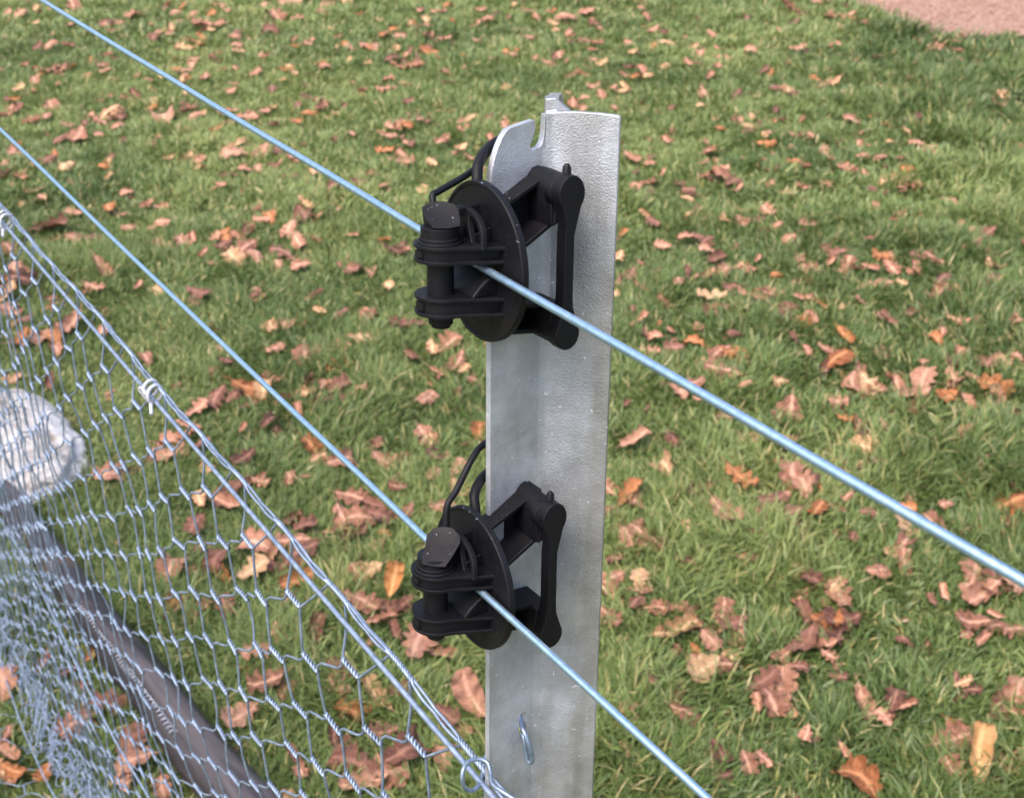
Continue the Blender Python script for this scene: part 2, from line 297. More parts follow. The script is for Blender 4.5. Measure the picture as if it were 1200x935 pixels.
(1.471,3.846,0.049,0,4,1),(1.418,3.689,0.048,0,4,1),(1.067,3.526,0.046,3,4,1),(1.101,3.518,0.046,0,4,1),(1.286,3.421,0.045,3,4,1),(1.353,3.351,0.044,0,4,1),
(1.458,3.437,0.045,3,4,1),(1.31,3.141,0.042,3,4,1),(1.151,3.021,0.041,2,4,1),(0.807,2.588,0.036,2,4,1),(1.22,2.609,0.036,3,4,1),(0.935,2.405,0.034,2,4,1),
(1.104,2.273,0.033,3,4,0),(0.842,2.207,0.032,2,4,0),(0.776,2.05,0.031,1,5,0),(0.975,2.136,0.031,3,4,0),(0.456,3.994,0.051,1,4,2),(0.771,3.933,0.05,0,4,1),
(0.338,3.602,0.047,1,4,1),(0.654,3.39,0.045,3,4,1),(0.736,3.328,0.044,0,4,1),(0.372,3.073,0.041,3,4,1),(0.61,3.047,0.041,3,4,1),(0.685,2.789,0.038,1,4,1),
(0.212,2.281,0.033,0,5,0),(0.472,2.032,0.03,0,5,0),(0.234,1.875,0.029,3,5,0),(0.293,1.747,0.027,3,5,0),(0.201,1.601,0.026,0,5,0),(0.544,1.499,0.025,0,5,0),
(0.836,1.917,0.029,0,5,0),(0.856,1.583,0.026,0,5,0),(-0.935,3.817,0.049,2,3,1),(-0.82,4.014,0.051,1,3,2),(-0.767,3.328,0.044,3,3,1),(-0.477,2.995,0.041,0,3,1),
(-0.447,2.957,0.04,1,3,1),(-1.505,4.024,0.051,0,1,2),(-1.039,3.78,0.049,0,3,1),(-2.373,6.443,0.077,0,3,2),(-1.815,7.179,0.085,0,0,2),(-1.342,5.169,0.063,0,3,2),
(-1.915,4.653,0.058,0,1,2),(-1.207,4.601,0.057,0,3,2),(-1.078,4.787,0.059,1,3,2),(-0.996,4.463,0.056,0,3,2),(-1.706,4.23,0.054,0,1,2),(-1.083,7.321,0.086,0,0,2),
(-0.507,6.883,0.082,0,0,2),(-0.732,5.298,0.065,3,0,2),(-0.466,4.987,0.062,1,0,2),(-0.501,4.885,0.06,0,0,2),(-0.554,4.332,0.055,3,0,2),(0.796,6.489,0.077,1,4,2),
(0.934,5.85,0.071,0,4,2),(0.974,5.031,0.062,1,4,2),(0.537,4.64,0.058,3,4,2),(0.806,4.344,0.055,3,4,2),(1.453,6.375,0.076,0,2,2),(2.162,6.397,0.076,0,2,2),
(2.245,6.33,0.076,0,2,2),(2.329,5.989,0.072,0,2,2),(2.197,5.518,0.067,1,4,2),(1.68,4.914,0.061,0,4,2),(1.981,4.747,0.059,0,4,2),(1.967,5.031,0.062,0,4,2),
(1.1,4.5,0.056,0,4,2),(1.244,4.513,0.057,0,4,2),(1.303,4.241,0.054,3,4,2),(-0.097,1.668,0.025,3,1,0),(-0.458,1.736,0.025,0,7,0),(-0.621,1.435,0.022,0,7,0),
(-0.479,2.761,0.033,0,3,1),(-0.191,2.493,0.031,1,3,1),(-0.179,2.342,0.03,0,3,0),(-0.429,2.139,0.028,3,1,0),(-0.221,2.195,0.028,3,1,0),(-0.101,2.796,0.034,0,3,1),
(-0.639,2.539,0.031,0,1,1),(-0.559,2.311,0.029,0,1,0),(-0.428,1.896,0.025,3,7,0),(-0.496,2.329,0.029,3,1,0),(-0.68,2.25,0.029,1,7,0),(1.497,3.808,0.042,0,4,1),
(1.009,3.707,0.041,3,4,1),(0.984,3.551,0.04,0,4,1),(1.032,3.543,0.04,0,4,1),(1.157,3.155,0.036,0,4,1),(0.841,2.976,0.035,0,4,1),(1.339,2.92,0.034,0,4,1),
(1.679,3.875,0.043,0,4,1),(0.891,2.553,0.031,0,4,1),(0.759,2.405,0.029,3,4,1),(0.729,2.36,0.029,3,4,0),(0.932,2.211,0.028,0,4,0),(0.708,2.121,0.027,3,5,0),
(0.477,3.914,0.043,3,4,1),(0.801,4.055,0.044,2,4,2),(0.825,3.953,0.043,3,4,1),(0.365,3.817,0.042,2,4,1),(0.625,3.734,0.041,3,4,1),(0.897,3.752,0.042,0,4,1),
(0.986,3.894,0.043,0,4,1),(0.531,3.477,0.039,3,4,1),(0.516,3.093,0.036,0,4,1),(0.766,3.034,0.035,3,4,1),(0.59,2.778,0.033,0,4,1),(0.392,3.034,0.035,0,4,1),
(0.281,2.672,0.032,3,5,1),(0.201,2.191,0.027,3,5,0),(0.354,2.018,0.026,3,5,0),(0.319,1.868,0.025,0,5,0),(0.514,1.701,0.023,3,5,0),(0.427,1.62,0.022,0,5,0),
(0.49,1.528,0.021,0,5,0),(0.412,1.476,0.021,0,5,0),(0.191,1.509,0.021,0,6,0),(0.576,1.741,0.023,0,5,0),(0.909,1.837,0.024,0,5,0),(0.785,1.679,0.023,3,5,0),
(0.839,1.495,0.021,0,5,0),(-0.879,4.055,0.044,0,3,2),(-0.647,3.771,0.042,0,3,1),(-0.338,3.636,0.041,0,3,1),(-0.372,3.374,0.038,1,3,1),(-0.55,3.211,0.037,1,3,1),
(-0.264,3.141,0.036,3,3,1),(-0.518,2.795,0.033,3,3,1),(-0.476,2.767,0.033,0,3,1),(-0.128,2.836,0.033,1,3,1),(-1.278,3.865,0.043,0,3,1),(-1.168,3.894,0.043,0,3,1),
(-1.367,3.771,0.042,3,1,1),(-1.106,3.374,0.038,0,1,1),(-1.056,3.374,0.038,1,1,1),(-0.969,3.619,0.04,0,3,1),(-0.75,2.895,0.034,3,1,1),(-1.364,3.141,0.036,3,7,1),
(-1.126,3.087,0.036,0,1,1),(-2.293,6.466,0.066,3,3,2),(-2.018,6.22,0.064,0,3,2),(-2.031,7.468,0.075,0,0,2),(-1.375,6.307,0.065,1,0,2),(-1.554,6.051,0.062,0,0,2),
(-1.699,7.438,0.075,0,0,2),(-2.173,6.051,0.062,3,3,2),(-1.573,5.33,0.056,2,3,2),(-1.544,4.829,0.051,3,3,2),(-1.05,4.298,0.047,0,3,2),(-1.42,4.76,0.051,3,3,2),
(-1.472,7.498,0.075,0,0,2),(-1.203,7.096,0.072,0,0,2),(-0.347,6.584,0.067,0,0,2),(-0.35,6.198,0.064,0,0,2),(-0.518,6.307,0.065,3,0,2),(-0.681,5.607,0.058,0,0,2),
(-0.205,5.077,0.054,0,0,2),(-0.171,5.138,0.054,1,0,2),(-0.095,5.138,0.054,3,0,2),(-0.199,4.76,0.051,1,0,2),(-0.653,4.928,0.052,0,0,2),(-0.85,4.627,0.049,0,3,2),
(-0.095,6.155,0.063,3,0,2),(-0.297,5.717,0.059,3,0,2),(-0.742,4.451,0.048,1,3,2),(0.092,7.321,0.074,0,0,2),(0.438,7.014,0.071,0,4,2),(0.751,7.123,0.072,0,4,2),
(0.766,6.857,0.07,0,4,2),(0.811,6.73,0.069,3,4,2),(1.208,6.307,0.065,0,4,2),(0.951,6.285,0.065,0,4,2),(1.01,5.535,0.058,3,4,2),(0.954,5.123,0.054,0,4,2),
(1.033,5.062,0.053,3,4,2),(0.816,4.264,0.046,0,4,2),(0.636,4.241,0.046,3,4,2),(1.322,7.123,0.072,3,4,2),(1.576,7.041,0.071,3,2,2),(1.93,6.961,0.071,0,2,2),
(1.783,6.883,0.07,1,2,2),(2.121,6.56,0.067,0,2,2),(2.233,6.56,0.067,0,2,2),(1.821,6.198,0.064,3,2,2),(1.2,5.625,0.059,3,2,2),(2.416,6.307,0.065,0,2,2),
(2.177,6.113,0.063,0,2,2),(2.127,5.397,0.056,0,4,2),(1.787,5.281,0.055,3,4,2),(1.563,5.062,0.053,2,4,2),(1.572,5.217,0.055,0,4,2),(1.727,5.077,0.054,0,4,2),
(1.605,4.787,0.051,0,4,2),(1.65,4.627,0.049,0,4,2),(1.663,4.563,0.049,3,4,2),(1.422,4.64,0.05,0,4,2),(1.311,4.427,0.048,0,4,2),(1.149,4.928,0.052,0,4,2),
(1.818,4.275,0.046,0,4,2),(1.987,5.314,0.056,0,4,2),(1.132,4.298,0.047,0,4,2),(-0.516,2.784,0.028,3,3,1),(-0.552,2.315,0.024,0,1,0),(1.273,3.914,0.036,0,4,1),
(1.277,3.628,0.034,3,4,1),(0.894,3.261,0.031,2,4,1),(1.079,2.883,0.028,0,4,1),(1.164,3.397,0.032,1,4,1),(1.006,2.543,0.026,0,4,1),(0.79,2.382,0.024,0,4,1),
(0.761,2.199,0.023,3,5,0),(0.949,2.167,0.023,1,4,0),(0.716,3.953,0.036,1,4,1),(0.879,3.894,0.036,0,4,1),(0.305,3.321,0.031,1,4,1),(0.706,3.551,0.033,1,4,1),
(0.771,3.602,0.034,0,4,1),(0.785,2.957,0.029,0,4,1),(0.341,3.197,0.03,3,4,1),(0.691,3.247,0.031,0,4,1),(0.321,3.421,0.032,3,4,1),(0.469,2.694,0.027,0,5,1),
(0.593,2.269,0.023,0,5,0),(0.548,2.091,0.022,3,5,0),(0.629,1.568,0.018,0,5,0),(0.791,1.657,0.019,1,5,0),(0.801,1.641,0.019,3,5,0),(0.722,1.773,0.02,3,5,0),
(-0.417,3.771,0.035,2,3,1),(-0.349,3.884,0.036,2,3,1),(-0.571,3.321,0.031,3,3,1),(-1.699,4.097,0.037,1,1,2),(-1.346,3.298,0.031,0,7,1),(-1.313,3.225,0.031,0,7,1),
(-2.649,7.014,0.059,1,3,2),(-2.694,6.632,0.056,1,3,2),(-2.282,6.78,0.057,0,3,2),(-1.706,7.179,0.06,2,0,2),(-1.466,6.608,0.056,0,0,2),(-2.003,5.831,0.05,0,3,2),
(-1.781,5.062,0.045,3,3,2),(-1.418,4.871,0.043,0,3,2),(-1.484,4.379,0.039,1,3,2),(-1.828,4.463,0.04,0,1,2),(-1.317,4.614,0.041,1,3,2),(-1.899,4.427,0.04,3,1,2),
(-1.604,4.344,0.039,0,3,2),(-1.287,4.829,0.043,0,3,2),(-1.267,5.571,0.048,0,0,2),(-0.534,7.292,0.061,0,0,2),(-0.138,7.096,0.06,0,0,2),(-0.559,6.961,0.059,1,0,2),
(-0.807,6.155,0.053,1,0,2),(-1.078,6.03,0.052,1,0,2),(-0.943,5.38,0.047,3,0,2),(-0.909,5.466,0.048,3,0,2),(-1.066,5.249,0.046,0,0,2),(-0.309,5.265,0.046,1,0,2),
(-0.452,5.397,0.047,3,0,2),(-0.263,4.871,0.043,0,0,2),(-0.395,4.787,0.042,3,0,2),(-0.301,4.55,0.041,1,0,2),(-0.715,4.871,0.043,3,0,2),(-0.911,4.55,0.041,3,3,2),
(-0.165,4.614,0.041,0,0,2),(-0.027,6.33,0.054,2,0,2),(0.225,7.014,0.059,1,4,2),(0.476,6.857,0.058,0,4,2),(0.308,6.73,0.057,0,4,2),(0.305,6.513,0.055,3,4,2),
(0.607,6.536,0.056,0,4,2),(0.32,5.483,0.048,0,4,2),(0.111,6.198,0.053,0,0,2),(0.016,6.263,0.054,0,0,2),(1.064,6.706,0.057,0,4,2),(1.028,6.22,0.053,0,4,2),
(0.934,6.443,0.055,0,4,2),(0.997,6.01,0.052,0,4,2),(0.824,5.33,0.047,1,4,2),(1.205,5.929,0.051,3,2,2),(1.006,5.169,0.045,1,4,2),(0.785,4.525,0.04,0,4,2),
(0.503,5.571,0.048,1,4,2),(0.563,4.451,0.04,0,4,2),(1.861,5.774,0.05,0,2,2),(1.5,5.553,0.048,0,4,2),(1.897,5.625,0.049,0,2,2),(2.145,5.107,0.045,0,4,2),
(1.318,4.706,0.042,0,4,2),(1.352,4.64,0.041,0,4,2),(1.287,4.476,0.04,0,4,2),(1.139,5.154,0.045,3,4,2),(-0.188,2.796,0.023,3,3,1),(0.953,3.247,0.025,1,4,1),
(1.191,2.789,0.022,1,4,1),(1.637,3.698,0.027,0,4,1),(0.671,2.316,0.019,3,5,0),(0.593,3.983,0.029,1,4,2),(0.608,3.789,0.028,3,4,1),(0.393,3.543,0.026,0,4,1),
(0.436,3.067,0.024,0,4,1),(0.205,2.025,0.017,3,5,0),(0.368,2.132,0.018,1,5,0),(0.637,2.199,0.018,2,5,0),(0.326,1.718,0.015,0,5,0),(0.242,1.662,0.015,3,5,0),
(0.763,1.767,0.016,3,5,0),(-0.533,3.551,0.027,3,3,1),(-0.521,3.799,0.028,0,3,1),(-1.63,6.988,0.047,1,0,2),(-1.673,6.177,0.042,0,0,2),(-1.184,4.5,0.032,1,3,2),
(-1.808,5.5,0.038,0,3,2),(-1.117,6.489,0.044,2,0,2),(-0.868,7.207,0.049,2,0,2),(-0.74,7.068,0.048,1,0,2),(-0.412,7.321,0.049,0,0,2),(-0.516,5.736,0.04,1,0,2),
(-0.752,5.201,0.036,1,0,2),(-0.61,5.38,0.038,1,0,2),(-0.181,5.466,0.038,2,0,2),(-0.447,5.201,0.036,3,0,2),(-0.387,5.123,0.036,0,0,2),(-0.469,4.298,0.031,0,0,2),
(-0.233,6.03,0.041,0,0,2),(0.468,4.463,0.032,3,4,2),(0.401,6.155,0.042,0,4,2),(1.692,6.489,0.044,0,2,2),(2.119,6.961,0.047,0,2,2),(2.285,6.092,0.042,0,2,2),
(1.426,4.958,0.035,0,4,2),(1.507,4.801,0.034,1,4,2),(1.402,4.264,0.031,0,4,2),(1.187,4.943,0.035,3,4,2),(1.349,6.092,0.042,0,2,2),(1.023,4.693,0.033,0,4,2),
(1.182,3.067,0.021,0,4,1),(1.154,3.752,0.021,3,4,1),(0.729,2.256,0.014,0,5,0),(1.871,5.33,0.028,0,4,2)]

# ---------------------------------------------------------------- ground, path
PATHXY = [(1.93, 8.3), (2.0, 7.75), (2.06, 7.5), (2.15, 7.22), (2.19, 6.93), (2.31, 6.68), (2.51, 6.66), (2.73, 6.7), (3.2, 6.62), (4.2, 6.7), (6, 6.3), (30, 2), (30, 20), (4, 14)]
def in_poly(x, y, poly):
    c = np.zeros(x.shape, bool); n = len(poly)
    for i in range(n):
        x0, y0 = poly[i]; x1, y1 = poly[(i + 1) % n]
        if y0 == y1: continue
        c ^= ((y0 > y) != (y1 > y)) & (x < (x1 - x0) * (y - y0) / (y1 - y0) + x0)
    return c

def m_ground():
    m, n, b = mat('lawn_soil_and_moss')
    a = noise(n, 3.5, 5, .6); a2 = noise(n, 60, 5, .7)
    r = ramp(n, [(.35, (.09, .085, .035)), (.5, (.13, .14, .05)), (.7, (.20, .17, .085))])
    mx = node(n, 'ShaderNodeMix', data_type='FLOAT'); mx.inputs[0].default_value = .55
    n.links.new(a.outputs[0], mx.inputs[2]); n.links.new(a2.outputs[0], mx.inputs[3]); n.links.new(mx.outputs[0], r.inputs[0])
    n.links.new(r.outputs[0], b.inputs['Base Color']); b.inputs['Roughness'].default_value = .9; b.inputs['Specular IOR Level'].default_value = .2
    bump(n, b, a2.outputs[0], .8, .02)
    return m
def m_gravel():
    m, n, b = mat('pink_gravel')
    a = noise(n, 120, 4, .7); r = ramp(n, [(.3, (.17, .095, .07)), (.5, (.32, .19, .145)), (.72, (.48, .32, .25))])
    n.links.new(a.outputs[0], r.inputs[0]); n.links.new(r.outputs[0], b.inputs['Base Color']); b.inputs['Roughness'].default_value = .9
    bump(n, b, a.outputs[0], .6, .01)
    return m
xs = np.concatenate([np.linspace(-90, -6, 8)[:-1], np.linspace(-6, 6, 61), np.linspace(6, 90, 8)[1:]])
ys = np.concatenate([np.linspace(-90, -3, 8)[:-1], np.linspace(-3, 12, 76), np.linspace(12, 160, 10)[1:]])
X, Y = np.meshgrid(xs, ys); V = np.stack([X, Y, np.zeros_like(X)], -1).reshape(-1, 3)
nx = len(xs); ii = np.arange(len(ys) - 1)[:, None] * nx + np.arange(nx - 1)[None, :]
F = np.stack([ii, ii + 1, ii + nx + 1, ii + nx], -1).reshape(-1, 4)
tag(link('ground', raw('ground', V, F, m_ground())), kind='structure', label='green lawn soil under the grass')
GRAV = m_gravel()
bm = bmesh.new(); bm.faces.new([bm.verts.new((x, y, .004)) for x, y in PATHXY])
tag(obj('gravel_path', bm, GRAV, smooth=False), kind='structure', label='pink gravel path beyond the lawn')
# loose pebbles on the path
ico = bmesh.new(); bmesh.ops.create_icosphere(ico, subdivisions=1, radius=1); iv = np.array([v.co[:] for v in ico.verts]); ifc = np.array([[v.index for v in f.verts] for f in ico.faces]); ico.free()
px = rng.uniform(1.9, 5.2, 22000); py = rng.uniform(6.55, 10.5, 22000); k = in_poly(px, py, PATHXY); px = px[k]; py = py[k]; n_ = len(px)
s_ = rng.uniform(.003, .009, n_) * np.where(rng.random(n_) < .06, 2.0, 1)
Vp = iv[None] * (s_[:, None, None] * rng.uniform(.6, 1.1, (n_, 1, 3))) * rng.uniform(.8, 1.2, (n_, len(iv), 1)) + np.stack([px, py, .005 + s_ * .3], -1)[:, None, :]
Fp = (ifc[None] + np.arange(n_)[:, None, None] * len(iv)).reshape(-1, 3)
tag(link('gravel', raw('gravel', Vp.reshape(-1, 3), Fp, GRAV, smooth=False)), 'pinkish loose gravel covering the path at the top right', 'gravel', kind='stuff')

# ---------------------------------------------------------------- grass
def m_grass():
    m, n, b = mat('grass_blades')
    at = node(n, 'ShaderNodeAttribute', attribute_name='tone')
    r = ramp(n, [(0, (.066, .108, .028)), (.3, (.124, .184, .051)), (.6, (.212, .268, .082)), (.82, (.31, .35, .12)), (.9, (.40, .33, .13)), (1, (.55, .45, .25))])
    n.links.new(at.outputs['Fac'], r.inputs[0]); n.links.new(r.outputs[0], b.inputs['Base Color'])
    b.inputs['Roughness'].default_value = .42; b.inputs['Specular IOR Level'].default_value = .45
    tr = n.nodes.new('ShaderNodeBsdfTranslucent'); n.links.new(r.outputs[0], tr.inputs[0])
    ms = n.nodes.new('ShaderNodeMixShader'); ms.inputs[0].default_value = .3
    n.links.new(b.outputs[0], ms.inputs[1]); n.links.new(tr.outputs[0], ms.inputs[2]); n.links.new(ms.outputs[0], n.nodes['Material Output'].inputs[0])
    return m
def blades(n, y0, y1, wmul, seed):
    g = np.random.default_rng(seed)
    y = g.uniform(y0, y1, n * 2); hw = .414 * (y * .875 + .736) + .35
    hmax = .414 * (y1 * .875 + .736) + .35
    x = g.uniform(-hmax, hmax, n * 2); keep = (np.abs(x) < hw) & ~in_poly(x + g.normal(0, .03, 2 * n), y + g.normal(0, .03, 2 * n), PATHXY)
    x = x[keep]; y = y[keep]
    # clumps: pull blades towards tussock centres
    tuft = vnoise(x * 9 + 7, y * 9 + 3, 1); big = vnoise(x * 2.2 + 31, y * 2.2 + 5, 2); mid = vnoise(x * 5 + 11, y * 5 + 9, 3)
    keep = g.random(len(x)) < .45 + .75 * tuft
    x = x[keep]; y = y[keep]; tuft = tuft[keep]; big = big[keep]; mid = mid[keep]; n = len(x)
    q = np.clip(.5 * tuft + .5 * big + .35 * (mid - .5), 0, 1)
    # the lawn is longer in the lower right of the view
    lush = np.clip((x * .9 - (y - 1.9) * .35) + .35, 0, 1)
    L = (.022 + .058 * q ** 1.6 + .045 * lush * q) * g.uniform(.55, 1.35, n)
    wd = g.uniform(.0007, .0017, n) * np.where(g.random(n) < .07, 1.9, 1) * wmul * (1 + .35 * lush)
    # neighbouring blades lie in similar directions
    yaw = 2 * np.pi * (vnoise(x * 6 + 50, y * 6 + 2, 4) * 1.6) + g.normal(0, 1.5, n)
    lean0 = np.abs(g.normal(.45, .3, n)); bend = g.uniform(.3, 1.35, n)
    tone = .17 + .46 * (vnoise(x * 1.9 + 3, y * 1.9 + 80, 5) - .08) + .22 * (mid - .5) + g.normal(0, .13, n) + .04
    tone = tone - .10 * lush
    dry = g.random(n); dd = vnoise(x * 3 + 9, y * 3 + 44, 6)
    tone = np.clip(tone, 0, .80)
    isd = dry < .07 + .2 * np.clip(dd - .55, 0, 1); tone[isd] = g.uniform(.82, 1, isd.sum())
    lv = np.array([0, .38, .72, 1.0]); K = 4
    dirx = np.cos(yaw); diry = np.sin(yaw)
    pos = np.zeros((n, K, 3)); pos[:, 0, 0] = x; pos[:, 0, 1] = y; pos[:, 0, 2] = -.002
    for k in range(1, K):
        ang = np.clip(lean0 + bend * (lv[k] + lv[k - 1]) / 2, 0, 1.62); ds = L * (lv[k] - lv[k - 1])
        pos[:, k, 0] = pos[:, k - 1, 0] + np.sin(ang) * dirx * ds
        pos[:, k, 1] = pos[:, k - 1, 1] + np.sin(ang) * diry * ds
        pos[:, k, 2] = pos[:, k - 1, 2] + np.cos(ang) * ds
    tw = g.uniform(-.9, .9, n)
    sx = -diry * np.cos(tw); sy = dirx * np.cos(tw); sz = np.sin(tw)
    W = np.array([.8, 1, .75, .12])
    side = np.stack([sx, sy, sz], -1)[:, None, :] * (wd[:, None, None] * W[None, :, None])
    V = np.stack([pos - side, pos + side], 2).reshape(-1, 3)
    b = np.arange(n)[:, None] * (2 * K) + (np.arange(K - 1) * 2)[None, :]
    F = np.stack([b, b + 1, b + 3, b + 2], -1).reshape(-1, 4)
    return V, F, np.repeat(tone, 2 * K)
Vs, Fs, Ts, off = [], [], [], 0
for (cnt, y0, y1, wm, sd) in ((150000, .85, 2.4, 1.0, 11), (160000, 2.4, 4.0, 1.25, 12), (140000, 4.0, 6.2, 1.8, 13), (130000, 6.2, 9.8, 2.6, 14)):
    v, f, t = blades(cnt, y0, y1, wm, sd); Vs.append(v); Fs.append(f + off); Ts.append(t); off += len(v)
tag(link('grass', raw('grass', np.concatenate(Vs), np.concatenate(Fs), m_grass(), {'tone': np.concatenate(Ts)})), 'short tufted green lawn grass with a few straw blades', 'grass', kind='stuff')
del Vs, Fs, Ts

# ---------------------------------------------------------------- leaves
def leaf_geo(seed, curl, kind=0):
    g = np.random.default_rng(seed); NT, NX = 40, 8
    t = np.linspace(0, 1, NT); xx = np.linspace(-1, 1, NX + 1)
    env = (t ** .62) * (1 - t) ** .42; env /= env.max()
    half = []
    for s in (0, 1):
        nl = g.uniform(3.0, 4.2); ph = g.uniform(0, .5)
        lob = g.uniform(.30, .55) + .58 * np.abs(np.sin(np.pi * (nl * t + ph))) ** .65
        if kind: lob = .85 + .15 * lob
        half.append(env * lob * (.36 if not kind else .27) * g.uniform(.85, 1.1) + .012)
    lean = g.normal(0, .05)
    X = np.where(xx[None, :] < 0, xx[None, :] * half[0][:, None], xx[None, :] * half[1][:, None])
    Yl = np.repeat((t - .5)[:, None], NX + 1, 1) + .16 * np.abs(xx[None, :]) * env[:, None] * .7   # side lobes sweep forward
    Z = np.zeros_like(X)
    X = X + lean * (t[:, None] - .5) ** 2 * 4
    # wrinkles, cupping between lobes
    Z += .020 * np.sin(7 * X + 9 * Yl + g.uniform(0, 6)) + .014 * np.sin(19 * X - 13 * Yl + g.uniform(0, 6)) * np.abs(xx)[None, :]
    Z += (g.uniform(.02, .07)) * np.abs(xx)[None, :] ** 1.5 * np.sin(2 * np.pi * (3.3 * t[:, None] + g.random())) 
    th = curl * g.uniform(.7, 1.2)              # roll across the midrib
    if abs(th) > .01:
        k = th / .33; ang = X * k; Z = Z + (1 - np.cos(ang)) / k * 1.0; X = np.sin(ang) / k
    ph2 = g.uniform(.15, .9) * (1 if g.random() < .7 else -1) * (1 + abs(curl) * .4)   # bow along the length
    ang = Yl * ph2 * 1.4 ; k = ph2 * 1.4
    Y2 = (np.sin(ang)) / k - np.sin(ang) * Z; Z2 = (1 - np.cos(ang)) / k + np.cos(ang) * Z
    V = np.stack([X, Y2, Z2], -1).reshape(-1, 3)
    M = NX + 1; ii = np.arange(NT - 1)[:, None] * M + np.arange(NX)[None, :]
    F = np.stack([ii, ii + 1, ii + M + 1, ii + M], -1).reshape(-1, 4)
    vein = np.where(np.abs(xx)[None, :] < .01, 1., 0.) * np.ones((NT, 1))
    vein = np.maximum(vein, .35 * (np.abs(np.sin(np.pi * (4.0 * t[:, None] - 1.1 * np.abs(xx)[None, :]))) < .22))
    # stalk
    p0 = V[NX // 2]; P = [p0 + np.array([0, .03, 0]), p0, p0 + np.array([.01, -.10, .01]), p0 + np.array([.03, -.18, .04])]
    tv, tf = tube_arrays(P, .009, 5)
    V2 = np.concatenate([V, tv]); F2 = np.concatenate([F, tf + len(V)]); ve = np.concatenate([vein.ravel(), np.full(len(tv), .4)])
    V2[:, 2] -= np.percentile(V[:, 2], 25)
    return V2, F2, ve
VAR = [leaf_geo(100 + i, [.25, .5, .9, -.5, 1.5, .35, 2.3, -.9, .15, .7, 1.9, -.3][i]) for i in range(12)]
CURL = ['flat' if abs(c) < .6 else 'bowed' if abs(c) < 1.2 else 'curled' for c in [.25, .5, .9, -.5, 1.5, .35, 2.3, -.9, .15, .7, 1.9, -.3]]
SPEC = {4: leaf_geo(300, 1.7, 1), 5: leaf_geo(301, 1.0, 1), 6: leaf_geo(302, 1.3, 1)}
MESHES = {}
def leaf_mesh(vi, tone):
    if (vi, tone) not in MESHES:
        V, F, ve = VAR[vi] if tone < 4 else SPEC[tone]
        MESHES[(vi, tone)] = raw('oak_leaf', V, F, LEAFM[{4: 4, 5: 5, 6: 0}.get(tone, tone)], {'vein': ve})
    return MESHES[(vi, tone)]
def leaf_pose(rx):
    yaw = rx.uniform(0, 2 * math.pi)
    tilt = Matrix.Rotation(rx.uniform(R(-2), R(24)), 4, 'X') @ Matrix.Rotation(rx.gauss(0, R(13)), 4, 'Y')
    return tilt @ Matrix.Rotation(yaw, 4, 'Z')
recs = []
rl = random.Random(5)
for i, (x, y, s, tone, z, band) in enumerate(LEAVES):
    vi = rl.randrange(12)
    if tone >= 4: M = {4: Matrix.Rotation(R(38), 4, 'X') @ Matrix.Rotation(R(-14), 4, 'Z'), 5: Matrix.Rotation(R(55), 4, 'X') @ Matrix.Rotation(R(-12), 4, 'Z'), 6: Matrix.Rotation(R(48), 4, 'X') @ Matrix.Rotation(R(28), 4, 'Z')}[tone]
    else: M = leaf_pose(rl)
    sc = s * (1.52 if band == 0 else 1.38 if band == 1 else 1.2) * (1.1 if tone == 5 else 1.2 if tone >= 4 else 1)
    sc = min(max(sc, .036), .155)
    zz = rl.uniform(.022, .040) - (.006 if band == 2 else 0) + (.035 if tone == 4 else .02 if tone > 4 else 0)
    if tone == 6: y -= .09; sc *= .75
    recs.append(dict(x=x, y=y, s=sc, tone=tone, zone=z, band=band, vi=vi, M=Matrix.Translation((x, y, zz)) @ M @ Matrix.Scale(sc, 4)))
for r in list(recs):       # drifts: many leaves have a companion half under or beside them
    if r['tone'] < 4 and rl.random() < .42:
        a_ = rl.uniform(0, 6.283); dd = r['s'] * rl.uniform(.4, .9); x, y = r['x'] + dd * math.cos(a_), r['y'] + dd * math.sin(a_)
        sc = r['s'] * rl.uniform(.55, .95); vi = rl.randrange(12)
        recs.append(dict(x=x, y=y, s=sc, tone=rl.choice([0, 0, 0, 3, 3, 2]), zone=r['zone'], band=r['band'], vi=vi, M=Matrix.Translation((x, y, rl.uniform(.012, .026))) @ leaf_pose(rl) @ Matrix.Scale(sc, 4)))
recs.sort(key=lambda r: -r['s'] / (r['y'] * .875 + .736) - (1 if r['tone'] >= 4 else 0))
NI = 300
TN = ['pinkish brown', 'pale tan', 'orange brown', 'dark brown']; BN = ['foreground', 'middle', 'far']
ORD = ['first', 'second', 'third', 'fourth', 'fifth', 'sixth', 'seventh', 'eighth', 'ninth', 'tenth', 'eleventh', 'twelfth', 'thirteenth', 'fourteenth', 'fifteenth', 'sixteenth', 'seventeenth', 'eighteenth', 'nineteenth', 'twentieth']
ZS = {'above the upper strand, left of the post': 'above upper strand left of post', 'between the netting and the lower strand': 'between netting and lower strand',
      'close to the gravel path': 'near gravel path', 'left of the post between the two strands': 'left of post between strands', 'right of the post above the upper strand': 'right of post above upper strand',
      'right of the post below the upper strand': 'right of post below upper strand', 'right of the post under the lower strand': 'right of post under lower strand', 'seen through the wire netting': 'seen through netting'}
by = {}
for r in recs[:NI]:
    if r['tone'] >= 4: r['label'] = {4: 'large golden tan leaf folded upright near the bottom right corner', 5: 'amber orange oval leaf standing up left of the lower black insulator', 6: 'long pale tan folded leaf leaning beside the left edge of the steel post'}[r['tone']]; continue
    base = '%s %s %s leaf %s %s' % ('large' if r['s'] > .10 else 'small' if r['s'] < .07 else 'medium', CURL[r['vi']], TN[r['tone']], ZS[ZONES[r['zone']]], BN[r['band']])
    by.setdefault(base, []).append(r)
for base, rs in by.items():
    rs.sort(key=lambda r: r['x'] / (r['y'] * .875 + .736))
    for i, r in enumerate(rs):
        r['label'] = base if len(rs) == 1 else base + ', %s from left' % ORD[min(i, 19)]
